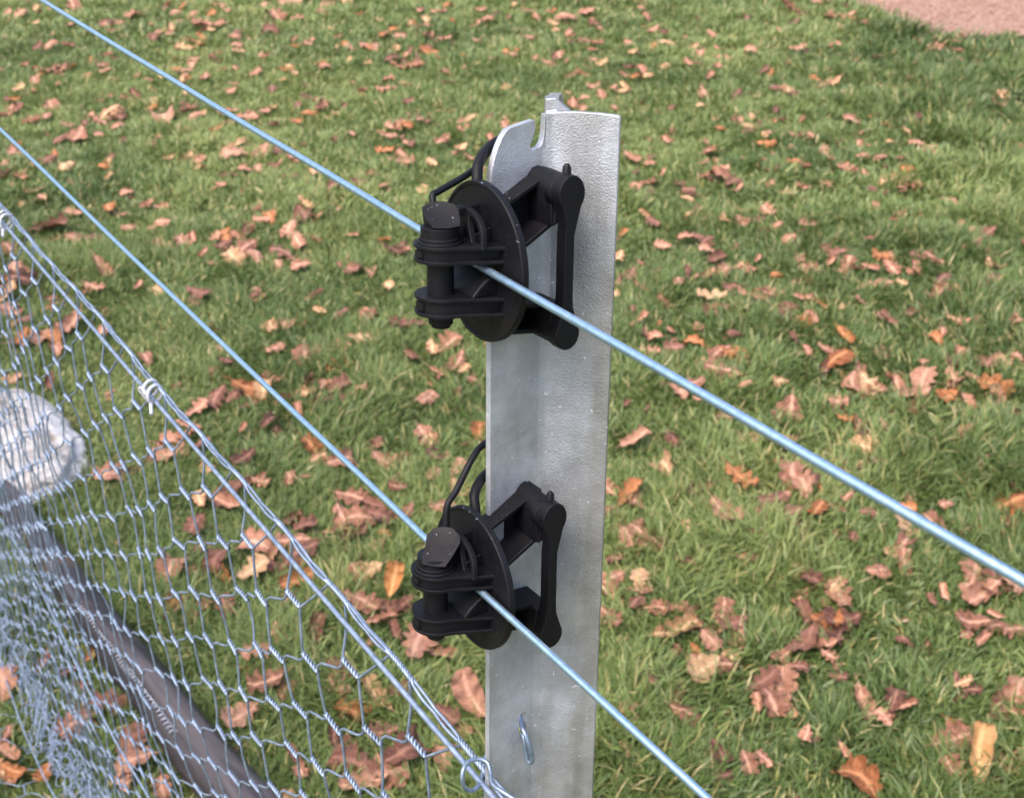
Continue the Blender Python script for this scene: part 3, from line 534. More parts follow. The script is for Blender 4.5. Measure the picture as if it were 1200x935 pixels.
for r in recs[:NI]:
    o = bpy.data.objects.new('oak_leaf', leaf_mesh(r['vi'], r['tone'])); COL.objects.link(o); o.matrix_world = r['M']
    tag(o, r['label'], 'leaf', 'fallen oak leaves on the lawn')
# the smaller, farther ones and the crumbs of leaf between the blades
Vs, Fs, Ms, Ve, off = [], [], [], [], 0
def add_stuff(vi, tone, M):
    global off
    V, F, ve = VAR[vi]; Mn = np.array(M); V = V @ Mn[:3, :3].T + Mn[:3, 3]
    Vs.append(V); Fs.append(F + off); Ms.append(np.full(len(F), tone)); Ve.append(ve); off += len(V)
for r in recs[NI:]: add_stuff(r['vi'], r['tone'] if r['tone'] < 4 else 0, r['M'])
cl = 0
while cl < 520:            # more leaves gathered in drifts, mostly farther out
    y = 1.9 + 6.6 * rl.random() ** .8; hw = .414 * (y * .875 + .736) + .3; x = rl.uniform(-hw, hw)
    dn = float(vnoise(np.array([x * 2.6 + 14]), np.array([y * 2.0 + 6]), 41)[0])
    if rl.random() > max(0, dn - .35) ** 1.3 * 3.5 or in_poly(np.array([x]), np.array([y]), PATHXY)[0]: continue
    add_stuff(rl.randrange(12), rl.choice([0, 0, 0, 1, 3, 0, 2]), Matrix.Translation((x, y, rl.uniform(.016, .036))) @ leaf_pose(rl) @ Matrix.Scale(rl.uniform(.04, .085), 4)); cl += 1
for i in range(620):
    y = 1.2 + 8 * rl.random() ** 1.1; hw = .414 * (y * .875 + .736) + .3; x = rl.uniform(-hw, hw)
    if in_poly(np.array([x]), np.array([y]), PATHXY)[0] and rl.random() < .6: continue
    sc = rl.uniform(.022, .06)
    add_stuff(rl.randrange(12), rl.choice([0, 0, 3, 3, 3, 1]), Matrix.Translation((x, y, rl.uniform(.002, .018))) @ leaf_pose(rl) @ Matrix.Scale(sc, 4))
tag(link('leaf_litter', raw('leaf_litter', np.concatenate(Vs), np.concatenate(Fs), None, {'vein': np.concatenate(Ve)}, mats=LEAFM[:4], midx=np.concatenate(Ms))), 'scattered small brown leaf pieces across the lawn', 'leaf litter', kind='stuff')
del Vs, Fs, Ms, Ve

# ---------------------------------------------------------------- pale boulder and pole on the grass
def m_rock():
    m, n, b = mat('pale_limestone')
    a = noise(n, 7, 6, .65); r = ramp(n, [(.36, (.20, .175, .155)), (.48, (.40, .375, .365)), (.64, (.58, .56, .57))]); n.links.new(a.outputs[0], r.inputs[0])
    p = noise(n, 22, 4, .6); r2 = ramp(n, [(.30, (.45, .36, .27)), (.42, (1, 1, 1))]); n.links.new(p.outputs[0], r2.inputs[0])
    mx = node(n, 'ShaderNodeMix', data_type='RGBA', blend_type='MULTIPLY'); mx.inputs[0].default_value = .8
    n.links.new(r.outputs[0], mx.inputs[6]); n.links.new(r2.outputs[0], mx.inputs[7]); n.links.new(mx.outputs[2], b.inputs['Base Color'])
    b.inputs['Roughness'].default_value = .85; bump(n, b, p.outputs[0], .9, .03)
    return m
bm = bmesh.new(); bmesh.ops.create_icosphere(bm, subdivisions=5, radius=1)
from mathutils import noise as mn
for v in bm.verts:
    c = v.co.copy(); d_ = 1 + .16 * mn.noise(c * 1.3 + Vector((4, 2, 1))) + .09 * mn.noise(c * 3.2) + .035 * mn.noise(c * 9) + .02 * mn.noise(c * 20)
    c = Vector([math.copysign(abs(q) ** .96, q) for q in c]) * d_
    v.co = Vector((c.x * .245, c.y * .155, c.z * .088))
o = obj('boulder', bm, m_rock()); o.location = (-1.155, 2.43, .022); o.rotation_euler = (R(4), R(14), R(-44))
tag(o, 'pale whitish limestone boulder lying on the grass behind the netting', 'boulder')

def m_pole():
    m, n, b = mat('weathered_dark_wood')
    a = noise(n, 26, 6, .65, sc=(1, 1, .06)); r = ramp(n, [(.32, (.010, .008, .009)), (.5, (.030, .024, .026)), (.68, (.095, .078, .082))]); n.links.new(a.outputs[0], r.inputs[0])
    p = noise(n, 9, 5, .6); r2 = ramp(n, [(.55, (0, 0, 0)), (.7, (1, 1, 1))]); n.links.new(p.outputs[0], r2.inputs[0])
    mx = node(n, 'ShaderNodeMix', data_type='RGBA'); n.links.new(r2.outputs[0], mx.inputs[0]); n.links.new(r.outputs[0], mx.inputs[6]); mx.inputs[7].default_value = (.075, .045, .032, 1)
    n.links.new(mx.outputs[2], b.inputs['Base Color']); b.inputs['Roughness'].default_value = .55; bump(n, b, a.outputs[0], .8, .008)
    return m
pa, pb = Vector((-.30, 1.235, .042)), Vector((-1.285, 2.475, .022)); pl = (pb - pa).length
bm = bmesh.new(); NR, NS = 40, 28
ring = []
for i in range(NR + 1):
    t = i / NR; rad = .050 * (1 - t) + .025 * t
    ring.append([bm.verts.new(((rad * (1 + .20 * mn.noise(Vector((math.cos(a) * 1.3, math.sin(a) * 1.3, t * 7))) + .03 * mn.noise(Vector((math.cos(a) * 4, math.sin(a) * 4, t * 14))))) * math.cos(a) + .006 * math.sin(t * 5),
                               (rad * (1 + .20 * mn.noise(Vector((math.cos(a) * 1.3, math.sin(a) * 1.3, t * 7))))) * math.sin(a), t * pl)) for a in [2 * math.pi * k / NS for k in range(NS)]])
for i in range(NR):
    for k in range(NS): bm.faces.new((ring[i][k], ring[i][(k + 1) % NS], ring[i + 1][(k + 1) % NS], ring[i + 1][k]))
bm.faces.new(ring[0]); bm.faces.new(ring[-1])
o = obj('wooden_pole', bm, m_pole()); o.matrix_world = Matrix.Translation(pa) @ (pb - pa).to_track_quat('Z', 'Y').to_matrix().to_4x4()
tag(o, 'dark weathered wooden pole lying on the grass behind the netting', 'pole')
# old coiled wire lying along the pole's near flank
ca, cb = Vector((-.955, 2.03, .055)), Vector((-.545, 1.49, .078)); dc = (cb - ca).normalized(); sc_ = dc.cross(Vector((0, 0, 1))); uc = sc_.cross(dc)
P = []
for i in range(1300):
    t = i / 1299; a = 2 * math.pi * 62 * t; rr = .0055 * (.7 + .6 * mn.noise(Vector((t * 30, 0, 0))) ** 2 + .3 * math.sin(t * 21))
    P.append(ca.lerp(cb, t) + sc_ * (math.cos(a) * rr + .006 * mn.noise(Vector((t * 9, 3, 0)))) + uc * (math.sin(a) * rr * .8 + .004 * math.sin(t * 17)))
sp = Soup(); sp.tube(P, .0009, 5)
tag(link('coiled_wire', sp.mesh('coiled_wire', BRIGHT)), 'tightly coiled pale wire lying along the dark wooden pole', 'wire coil')

# ---------------------------------------------------------------- steel post
E1 = Vector((.99995111, -.00127193, -.00980647)); E2 = Vector((0, .99169325, -.1286254)); U = Vector((.00988862, .12861911, .99164476))
K1 = Vector((.0131737, .45773597, 1.33758371)); PL = 1.349
PB = K1 - U * PL
def frame(o, x, y, z):
    M = Matrix.Identity(4)
    for i, c in enumerate((x, y, z)):
        M[0][i], M[1][i], M[2][i] = c
    M.translation = o; return M
post = empty('steel_post', frame(PB, E1, E2, U))
tag(post, 'galvanised steel Y-section fence post with a hooked notch cut in its top', 'fence post')
AL, AR, TH = R(41), R(12), .0028
TOP = PL + .050
ld = (-math.cos(AL), -math.sin(AL)); ln = (math.sin(AL), -math.cos(AL))     # left flange direction and front normal (plan)
rd = (math.cos(AR), -math.sin(AR)); rn = (-math.sin(AR), -math.cos(AR))
def pl_left(q, z, c): return Vector((ld[0] * q - ln[0] * c, ld[1] * q - ln[1] * c, z))     # c>0 goes behind the front face
def pl_right(q, z, c): return Vector((rd[0] * q - rn[0] * c, rd[1] * q - rn[1] * c, z))
def pl_rear(q, z, c): return Vector((.12 * q + c * .99 + .0012, .99 * q - c * .12 + .0005, z))
mmz = lambda L: [(a * .001, TOP + b * .001) for a, b in L]
left = mmz([(28.2, -22), (27.8, -18.5), (26.7, -14.5), (24.7, -10.0), (22.6, -6.6), (20.4, -4.3), (18.7, -3.6), (12, -2.5), (7.4, -1.8), (6.5, -2.1), (6.2, -4.0), (6.5, -6.5), (7.5, -9.3), (8.6, -11.0), (8.5, -12.3), (6.9, -13.1), (4.4, -12.6), (3.0, -11.4), (2.0, -9.3), (1.5, -6.5), (1.3, -.2), (-.001, 0)])
left = [(-.001, -.12), (.0282, -.12)] + left
slot = [(.0080 + .0021 * math.cos(a), 1.1240 + (.0046 if math.sin(a) >= 0 else -.0046) + .0021 * math.sin(a)) for a in [2 * math.pi * (k + .5) / 20 for k in range(20)]]
bm = bmesh.new(); prism(bm, left, pl_left, 0, TH, holes=[slot])
obj('flange', bm, ZINC, post, bevel=.0007)
bm = bmesh.new()
rt = [(0, -.12), (.0275, -.12), (.0278, TOP - .0006), (.0270, TOP + .0002), (.020, TOP + .0008), (.010, TOP + .0010), (0, TOP + .0004)]
prism(bm, rt, pl_right, 0, TH)
obj('flange', bm, ZINC, post, bevel=.0007)
bm = bmesh.new()
prism(bm, [(.001, -.12), (.030, -.12), (.030, TOP + .002), (.019, TOP + .0050), (.009, TOP + .0056), (.006, TOP + .0045), (.003, TOP + .001), (.001, TOP - .0012)], pl_rear, -.0024, .0024)
prism(bm, [(-.0012, TOP - .003), (-.0010, TOP + .0050), (.0030, TOP + .0053), (.0060, TOP + .0022), (.0088, TOP + .0002), (.0088, TOP - .003)], lambda a, b_, c: Vector((a, c, b_)), .0032, .0120)
obj('flange', bm, ZINC, post, bevel=.0006)
# rolled fillet in the valley: arc tangent to both front faces
bm = bmesh.new(); q = .0042
p0 = Vector((ld[0] * q, ld[1] * q)); p1 = Vector((rd[0] * q, rd[1] * q)); c = Vector((0, 0)); arc = []
for k in range(13):
    t = k / 12; arc.append(tuple((1 - t) ** 2 * p0 + 2 * t * (1 - t) * c + t * t * p1))
arc = arc + [(.003, .0015), (-.003, .0015)]
arc2 = [a for a in arc]
prism(bm, arc, lambda a, b, c: Vector((a, b + .00018, c)), -.119, TOP - .0135)
right_half = [(x, y) for x, y in arc[:13] if x > -.0006]
prism(bm, [(-.0006, right_half[0][1])] + right_half + [(.002, .0010), (-.0006, .0010)], lambda a, b, c: Vector((a, b + .00016, c)), TOP - .0136, TOP - .0001)
obj('web_fillet', bm, ZINC, post, bevel=.0004)

# ---------------------------------------------------------------- insulators
WATER = bpy.data.materials.new('rain_water'); WATER.use_nodes = True
wb_ = WATER.node_tree.nodes['Principled BSDF']; wb_.inputs['Roughness'].default_value = .03; wb_.inputs['Transmission Weight'].default_value = 1; wb_.inputs['IOR'].default_value = 1.33
AI = R(32); IU = E1 * math.cos(AI) + E2 * math.sin(AI); IW = E1 * math.sin(AI) - E2 * math.cos(AI)
def circ(cx, cy, r, n=24, a0=0, a1=360, ry=None):
    full = a1 - a0 >= 360
    return [(cx + r * math.cos(R(a0 + (a1 - a0) * k / (n if full else n - 1))), cy + (ry or r) * math.sin(R(a0 + (a1 - a0) * k / (n if full else n - 1)))) for k in range(n)]
def insulator(D, label, cap_poly, cap_n, tethers):
    root = empty('post_insulator', frame(D, IU, -IW, U))
    tag(root, label, 'insulator', 'black insulators on the post')
    mm = .001
    P_uv = lambda a, b, c: Vector((a, -c, b)) * mm          # outline in (u,v), thickness along w
    P_uw = lambda a, b, c: Vector((a, -b, c)) * mm          # outline in (u,w), thickness along v
    P_wv = lambda a, b, c: Vector((c, -a, b)) * mm          # outline in (w,v), thickness along u
    # round shield
    bm = bmesh.new()
    prism(bm, circ(0, 0, 29.8, 72), P_wv, -.2, 2.0)
    prism(bm, circ(0, 0, 30.2, 72), P_wv, -.7, 2.4, holes=[circ(0, 0, 28.4, 72)])
    prism(bm, circ(0, -3.5, 14, 32, ry=13), P_wv, 1.8, 3.6)
    obj('shield_disc', bm, PLASTIC, root, bevel=.0007, segs=3)
    # two tongues holding the wire
    def tongue(R_, base, u0=0): return [(u0, -base)] + [(-16.0 + R_ * math.cos(R(a)), R_ * math.sin(R(a))) for a in range(-90, -271, -12)][::1] + [(u0, base)]
    for (lo, hi) in ((3.2, 9.8), (-16.6, -9.3)):
        bm = bmesh.new()
        prism(bm, tongue(10.6, 18), P_uw, hi - 1.4, hi)
        prism(bm, tongue(10.6, 17.6), P_uw, lo, lo + 1.4)
        prism(bm, tongue(9.5, 14), P_uw, lo + 1.0, hi - 1.0)
        prism(bm, [(-26.2, -2.2), (-25.2, -2.6), (-25.2, 2.6), (-26.2, 2.2)], P_uw, lo + 2, hi - 2.2)
        prism(bm, [(-11.6, 7), (-10.6, 9.3), (-9.6, 9.3), (-9, 7)], P_uw, lo + .9, hi - .9)
        obj('wire_tongue', bm, PLASTIC, root, bevel=.00028)
    # saddle between the tongues behind the pin, a rounded cheek
    bm = bmesh.new()
    prism(bm, [(1, -9.6), (-11, -9.6), (-10.4, -8.2), (-8, -5.6), (-5, -3.2), (-2, -1.6), (1, -1.0)], P_uv, -13, 13)
    obj('wire_saddle', bm, PLASTIC, root, bevel=.0008, segs=3)
    # pin through both tongues
    bm = bmesh.new()
    prism(bm, circ(-17, 0, 5.0, 32), P_uw, -19.5, 12)
    prism(bm, circ(-17, 0, 3.7, 20), P_uw, -22.5, -19)
    prism(bm, circ(-17, 0, 4.6, 28), P_uw, -21.2, -16)
    pin = obj('pin', bm, PLASTIC, root, bevel=.0006, segs=3)
    bm = bmesh.new(); prism(bm, circ(-17, 0, 8.5, 40), P_uw, 9.0, 10.7); prism(bm, circ(-17, 0, 7.6, 40), P_uw, 10.3, 12.0)
    obj('collar', bm, PLASTIC, root, bevel=.0004)
    # thumb cap: a slanted D-shaped slab on a round neck
    bm = bmesh.new(); n = Vector((cap_n[0], -cap_n[2], cap_n[1]))
    vt = [Vector((u, -w_, v)) * mm for u, v, w_ in cap_poly]; cen = sum(vt, Vector()) / len(vt); vt = [cen + (v - cen) * 1.07 for v in vt]
    topv = [bm.verts.new(v) for v in vt]
    inn = [bm.verts.new(cen + (v - cen) * .5 - n * .0004) for v in vt]
    low = [bm.verts.new(cen + (v - cen) * .985 - n * .0046) for v in vt]
    low2 = [bm.verts.new(Vector((-.017, 0, .0125)) + Vector(((v.x + .017) * .8, v.y * .8, 0))) for v in vt]
    k = len(vt)
    for i in range(k):
        j = (i + 1) % k
        bm.faces.new((topv[i], topv[j], low[j], low[i])); bm.faces.new((low[i], low[j], low2[j], low2[i])); bm.faces.new((inn[i], inn[j], topv[j], topv[i]))
    bm.faces.new(inn); bm.faces.new(low2[::-1])
    prism(bm, circ(-17, 0, 7.1, 32), P_uw, 11.9, 15.6)
    obj('cap', bm, PLASTIC, pin, bevel=.0007, segs=3)
    # arched stiffener on the upper tongue, with three-cornered windows
    bm = bmesh.new()
    arch = [(16.6, 9.2)] + [(16.0 * math.cos(R(a)) , 9.2 + 12.4 * math.sin(R(a)) ** .85) for a in range(4, 177, 8)] + [(-16.6, 9.2)]
    win = lambda s: [(s * 14.4, 10.4), (s * 8.8, 10.4), (s * 4.6, 16.2), (s * 4.0, 19.3), (s * 8.4, 18.4), (s * 12.6, 14.9)]
    prism(bm, arch, lambda a, b_, c: Vector((c - 4.5 + 2.2 * (b_ - 9.2) / 12, -a, b_)) * mm, -4.6, -2.4, holes=[win(1), win(-1), [(7.2, 10.4), (1.6, 10.4), (2.2, 16.0)], [(-7.2, 10.4), (-1.6, 10.4), (-2.2, 16.0)]])
    obj('arched_rib', bm, PLASTIC, root, bevel=.0003)
    bm = bmesh.new()
    prism(bm, [(-12, 18.6), (-1, 18.6), (-1, 22.2), (-12, 21.2)], P_uv, -1.1, -.2); prism(bm, [(-12, 18.6), (-1, 18.6), (-1, 22.2), (-12, 21.2)], P_uv, .5, 1.4)
    for w_ in (-8.2, 8.2): prism(bm, [(-8, 9.2), (-.5, 9.2), (-.5, 15), (-7.5, 13)], P_uv, w_ - .45, w_ + .45)
    obj('ridge', bm, PLASTIC, root, bevel=.0002)
    # upper arm: open channel rising to the post, then a block across to the clamp
    bm = bmesh.new()
    prism(bm, [(0, 14.3), (26, 26.9), (35, 30.6), (35, 28.6), (26, 24.9), (0, 12.3)], P_uv, -12, -2)
    prism(bm, [(0, -6.8), (35, 14.2), (35, 16.2), (0, -4.6)], P_uv, -12, 4)
    prism(bm, [(0, -5.5), (34.5, 15.4), (34.5, 29.5), (0, 13.5)], P_uv, -11.8, -9.8)
    obj('arm', bm, PLASTIC, root, bevel=.0004)
    bm = bmesh.new()
    prism(bm, [(27, 11.2), (35.2, 15.6), (35.6, 27), (34.6, 29.4), (33, 31.0), (30, 30.4), (28, 28.2), (26.2, 25.5)], P_uv, -12.3, 6.6)
    prism(bm, circ(30.6, 24.6, 5.9, 36), P_uv, 4, 8.4)
    prism(bm, [(27, 11.8), (33, 14.6), (33, 24), (28, 24)], P_uv, 6.0, 8.3)
    obj('hinge_block', bm, PLASTIC, root, bevel=.0006, segs=3)
    # lower arm
    bm = bmesh.new()
    prism(bm, [(0, -15.5), (35, -20.2), (35, -22.0), (0, -17.3)], P_uv, -12, 4)
    prism(bm, [(0, -27.5), (20, -29.5), (35, -31.5), (35, -33.3), (20, -31.3), (0, -29.3)], P_uv, -12, 1)
    prism(bm, [(0, -16.5), (34.5, -21), (34.5, -32), (0, -28.4)], P_uv, -11.8, -9.8)
    obj('arm', bm, PLASTIC, root, bevel=.0004)
    bm = bmesh.new()
    prism(bm, [(26.5, -19.4), (35.2, -20.4), (35.8, -31), (33.5, -35.3), (29.5, -35.6), (26.0, -32)], P_uv, -12.3, 8.3)
    obj('hinge_block', bm, PLASTIC, root, bevel=.0006, segs=3)
    # clamp bar: dumb-bell outline between the two blocks
    bm = bmesh.new()
    db = circ(30.7, 24.8, 5.8, 22, -42, 222, ry=7.0)
    db = [p for p in db] + [(28.5, 13.0), (28.1, 9.0), (28.1, -14.5), (27.6, -19.0)] + [(30.2 + 5.6 * math.cos(R(a)), -29.5 + 6.2 * math.sin(R(a))) for a in range(142, 399, 14)] + [(32.6, -19.0), (32.3, -14.5), (32.3, 9.0), (33.2, 13.0)]
    prism(bm, db, P_uv, 8.5, 14.6)
    obj('clamp_bar', bm, PLASTIC, root, bevel=.0005, segs=3)
    bm = bmesh.new()
    tube(bm, [Vector((31.2, -9.5, 28)) * mm, Vector((31.4, -9.5, 34.0)) * mm, Vector((31.4, -9.5, 35.2)) * mm], [.0019, .0016, .0008], 14)
    obj('locking_nib', bm, PLASTIC, root)
    for r_, pts in tethers:
        bm = bmesh.new(); tube(bm, smooth_path([Vector((u, -w_, v)) * mm for u, v, w_ in pts], 8), r_, 12)
        obj('tether', bm, PLASTIC, root)
    # rain drops beaded on the upper surfaces
    bm = bmesh.new(); rd_ = random.Random(int(D.z * 1000))
    def drop(p, nrm, r_):
        q = nrm.to_track_quat('Z', 'Y').to_matrix().to_4x4()
        bmesh.ops.create_uvsphere(bm, u_segments=12, v_segments=8, radius=1, matrix=Matrix.Translation(p) @ q @ Matrix.Diagonal((r_ * rd_.uniform(.8, 1.3), r_, r_ * .5, 1)))
    for i in range(6):
        k_ = rd_.randrange(len(vt)); drop(cen + (vt[k_] - cen) * rd_.uniform(.55, .85) , n, rd_.uniform(.0002, .0004))
    for i in range(10):
        a_ = rd_.uniform(.38, .98); drop(Vector((26 * a_, rd_.uniform(3, 11), 14.3 + 12.6 * a_ + .05)) * mm, Vector((-.43, 0, .9)), rd_.uniform(.0004, .001))
    for i in range(7): 
        a_ = rd_.uniform(25, 155); drop(Vector((rd_.uniform(-1.2, 1.2), -30.2 * math.cos(R(a_)), 30.2 * math.sin(R(a_)))) * mm, Vector((0, -math.cos(R(a_)), math.sin(R(a_)))), rd_.uniform(.0004, .0008))
    for i in range(6): drop(Vector((rd_.uniform(-12, -8), rd_.uniform(-9, 9), 9.35)) * mm, Vector((0, 0, 1)), rd_.uniform(.0003, .0006))
    tag(obj('rain_drops', bm, WATER, root), kind='stuff')
    return root
D1 = Vector((-.01173793, .42712771, 1.34180211)); D2 = Vector((-.0164402, .40798792, 1.21071509))
insulator(D1, 'black plastic insulator near the post top, holding the upper strand', 
  [(-21.1, 21.8, -4.8), (-19.1, 22.8, -5.3), (-16.3, 23.5, -4.6), (-13.6, 23.5, -2.9), (-11.2, 22.7, -0.1), (-11.0, 21.3, 2.5), (-12.5, 18.7, 5.9), (-13.5, 17.2, 7.7), (-17.4, 16.6, 6.4), (-21.5, 16.5, 3.9), (-21.8, 18.1, 1.0), (-21.9, 20.5, -3.1)],
  (-.304, .819, .486),
  [(.0013, [(-17.5, 19.5, -4.8), (-16.6, 22.7, -5.6), (-15.9, 25.4, -7.0), (-12.6, 26.4, -8.0), (0.8, 30.0, -12.0), (7.8, 32.6, -15.0), (14.5, 38.1, -17.0), (22, 41, -20)]),
   (.0021, [(2.2, 24.5, -5.4), (2.4, 27.4, -6.4), (4.8, 33.1, -10.0), (9.8, 36.8, -14.0), (17.0, 39.6, -18.0), (24, 40, -22)])])
insulator(D2, 'black plastic insulator lower on the post, holding the lower strand',
  [(-18.0, 22.7, -3.9), (-14.8, 24.3, -4.3), (-11.2, 24.7, -2.7), (-8.7, 24.3, -0.5), (-7.7, 22.3, 3.1), (-8.8, 20.6, 5.0), (-13.0, 17.5, 7.0), (-17.2, 14.7, 8.6), (-20.8, 14.7, 6.4), (-24.0, 15.3, 3.5), (-23.2, 17.0, 1.4), (-20.4, 19.6, -0.9)],
  (-.326, .788, .522),
  [(.0014, [(-12.5, 20, -4.0), (-9.3, 21.7, -5.0), (-7.3, 31.4, -7.0), (-1.8, 36.4, -9.0), (7.7, 46.2, -13.0), (13.5, 49.1, -16.0), (20.7, 49.4, -19.0), (27, 46, -22)]),
   (.0021, [(3.5, 22, -5), (5.6, 26.0, -6.6), (7.1, 31.4, -10.0), (12.4, 35.1, -14.0), (20.1, 36.7, -18.0), (26, 36, -22)])])

# ---------------------------------------------------------------- strained wires
WD = Vector((-.55510351, .83178128, 0))
def strand(A, end, name, label):
    A = Vector(A); end = Vector(end); dr = (end - A).normalized()
    P = [A + WD * t for t in (30, 12, 5, 2.4, 1.2, .6, .25, .08, .03)] + [A + WD * .012, A, A + dr * .012] + [A + dr * t for t in (.03, .08, .2, .36, .7, 1.5)]
    # a drawn wire keeps faint waves from the coil it came on
    P2 = [P[0], P[1], P[2], P[3]]
    for i in range(3, len(P) - 1):
        k_ = max(1, int((P[i + 1] - P[i]).length / .02))
        for m_ in range(1, k_ + 1):
            q_ = P[i].lerp(P[i + 1], m_ / k_); ds = (q_ - A).length; f_ = min(1, ds / .05)
            P2.append(q_ + Vector((0, mn.noise(Vector((ds * 5, A.z * 9, 0))) * .0009 * f_, mn.noise(Vector((ds * 6, 4, A.z * 7))) * .0011 * f_)))
    bm = bmesh.new(); tube(bm, P2, .00147, 16); o = obj(name, bm, WIRE)
    return tag(o, label, 'wire', 'plain strands of the fence')
strand(D1 + IU * -.005 + U * .0016, (.11793103, .22913248, 1.3454497), 'fence_wire', 'upper plain galvanised wire strand running through the top insulator')
strand(D2 + IU * -.0045 + U * .0028, (.0629, .2876, 1.2135), 'fence_wire', 'lower plain galvanised wire strand running through the bottom insulator')

# ---------------------------------------------------------------- netting fence
C0 = Vector((-.00965517, .40347166, 1.09254711)); NV = Vector((-.83178128, -.55510351, 0))     # NV: towards the camera's side
def straight(P, r, name, label, m=NET):
    bm = bmesh.new(); tube(bm, P, r, 12); return tag(obj(name, bm, m), label, 'wire', 'line wires of the netting')
sg = lambda s: .0
straight([C0 + WD * t for t in (12, 4, 2, 1, .5, .2, 0, -.1, -.35)], .00145, 'line_wire', 'thicker line wire along the top edge of the netting')
straight([C0 + WD * t + Vector((0, 0, -.637)) + NV * (.004 * math.sin(t * 9)) for t in np.linspace(7, -.3, 60)], .0013, 'line_wire', 'line wire through the netting at mid height')
straight([C0 + WD * t + Vector((0, 0, -1.045)) + NV * (.03 + .012 * math.sin(t * 6)) for t in np.linspace(7, -.2, 60)], .0013, 'line_wire', 'line wire near the ground in the crumpled netting')
PROF = [(0, 0), (.004, -.3), (.0, -.637), (.006, -.88), (.0, -.95), (.016, -1.01), (-.012, -.975), (.020, -1.035), (-.016, -.995), (.024, -1.055), (-.018, -1.02), (.012, -1.07), (-.018, -1.05), (.02, -1.075), (.09, -1.07), (.30, -1.075), (.62, -1.078)]
PA = np.array(PROF); seg = np.concatenate([[0], np.cumsum(np.linalg.norm(np.diff(PA, axis=0), axis=1))])
c0 = np.array(C0); wd = np.array(WD); nv = np.array(NV)
OFF = 0.
def surf(s, h):
    s = np.asarray(s, float); h = np.asarray(h, float)
    o = np.interp(h, seg, PA[:, 0]); z = np.interp(h, seg, PA[:, 1]); z = np.where(h < 0, -h, z)
    cr = np.clip((h - .93) / .1, 0, 1); o = o + OFF
    amp = np.clip(h / .12, 0, 1) * (1 + 1.2 * cr)
    o = o + amp * (.010 * (vnoise(s * 5 + 9, h * 5 + 4, 21) - .5) + .010 * (vnoise(s * 20 + 9, h * 20 + 4, 22) - .5)) + cr * .022 * (vnoise(s * 3.0 + 2, h * 2, 23) - .5)
    z = z + amp * (.009 * (vnoise(s * 14 + 30, h * 14, 24) - .5) + .012 * (vnoise(s * 3.5 + 30, h * 3, 28) - .5)) + cr * .016 * (vnoise(s * 5 + 2, h * 5 + 40, 25) - .5)
    s2 = s + amp * (.014 * (vnoise(s * 14 + 60, h * 14, 26) - .5) + .012 * (vnoise(s * 4 + 60, h * 4, 27) - .5))
    return c0 + s2[..., None] * wd + o[..., None] * nv + z[..., None] * np.array([0, 0, 1.])
PS, RH, TW = .070, .031, .0185
net = Soup(); r0 = .00086
rows = int(seg[-1] / RH)
S1 = 3.8
def twist(sa, sb, h, turns, hi):
    k = int(turns * (9 if hi else 5)) + 1; t = np.linspace(0, 1, k)
    mid = surf(sa + (sb - sa) * t, np.full(k, h))
    tan = mid[-1] - mid[0]; tan /= np.linalg.norm(tan); e = np.cross(tan, [0, 0, 1.]); e /= np.linalg.norm(e); f = np.cross(tan, e)
    for ph in (0, np.pi):
        a = 2 * np.pi * turns * t + ph
        net.tube(mid + (np.cos(a)[:, None] * e + np.sin(a)[:, None] * f) * .00098, r0, 5 if hi else 4)
jit = np.random.default_rng(3)
H0 = .027; SH = .0205
# the main sheet, and the end of a second roll overlapping it farther along
for (SMIN, J0, J1, OFF, DH, DS) in ((-.2, 0, rows, 0., 0., 0.), (1.02, 9, 31, -.022, .011, .023)):
  for j in range(J0, J1):
    h = H0 + j * RH + DH
    for k in range(-3, int((S1 + j * SH) / PS)):
        sc0 = k * PS - j * SH + DS; sa, sb = sc0 - TW / 2, sc0 + TW / 2
        smax = S1 if j < 30 else 2.8
        if sc0 > smax or sc0 < SMIN: continue
        # nearer rows need finer tubes
        twist(sa, sb, h, 3.0, sc0 < 1.3 and j < 24)
        if j + 1 < J1:
            for (s_a, s_b) in ((sb, sc0 - SH + PS - TW / 2), (sa, sc0 - SH + TW / 2)):
                t = np.linspace(0, 1, 7)
                ease = t - .16 * np.sin(2 * np.pi * t)
                net.tube(surf(s_a + (s_b - s_a) * ease, h + RH * t), r0, 5)
OFF = 0.
# selvage: two wires twisted together above each first-row mesh, riding just behind the line wire
def selv(s): 
    z = .0050 + .0050 * vnoise(s * 5 + 4, s * 0 + 1, 31) + .0012 * np.sin(2 * np.pi * s / PS)
    z = z * np.clip((s + .02) / .12, .15, 1)
    return c0 + s[:, None] * wd - nv * (.0035 + .004 * vnoise(s * 7, s * 0, 32))[:, None] + z[:, None] * np.array([0, 0, 1.])
ss = np.arange(-.2, 3.8, .0012)
phase = ((ss - SH + PS / 2) / PS) % 1
tw = np.where((phase > .30) & (phase < .70), 1., 0.)
ang = np.cumsum(tw) * .0012 * 2 * np.pi * 4 / (.40 * PS)
base = selv(ss)
rad = .0009 + .0006 * np.sin(np.pi * np.clip(np.abs(phase - .5) * 2 * 1.6 - .6, 0, 1))
for ph in (0, 2.1, 4.2):
    net.tube(base + (np.cos(ang + ph)[:, None] * nv + np.sin(ang + ph)[:, None] * np.array([0, 0, 1.])) * rad[:, None], r0, 5)
for k in range(-2, int(S1 / PS)):
    sc0 = k * PS
    for a_s, b_s in ((sc0 + TW / 2, sc0 + SH - TW / 2), (sc0 - TW / 2, sc0 + SH - PS + TW / 2)):
        a = surf(np.array([a_s]), np.array([H0]))[0]; b_ = selv(np.array([b_s]))[0]; m_ = (a + b_) / 2 - nv * .0015
        net.tube(smooth_path([a, m_, b_], 4), r0, 5)
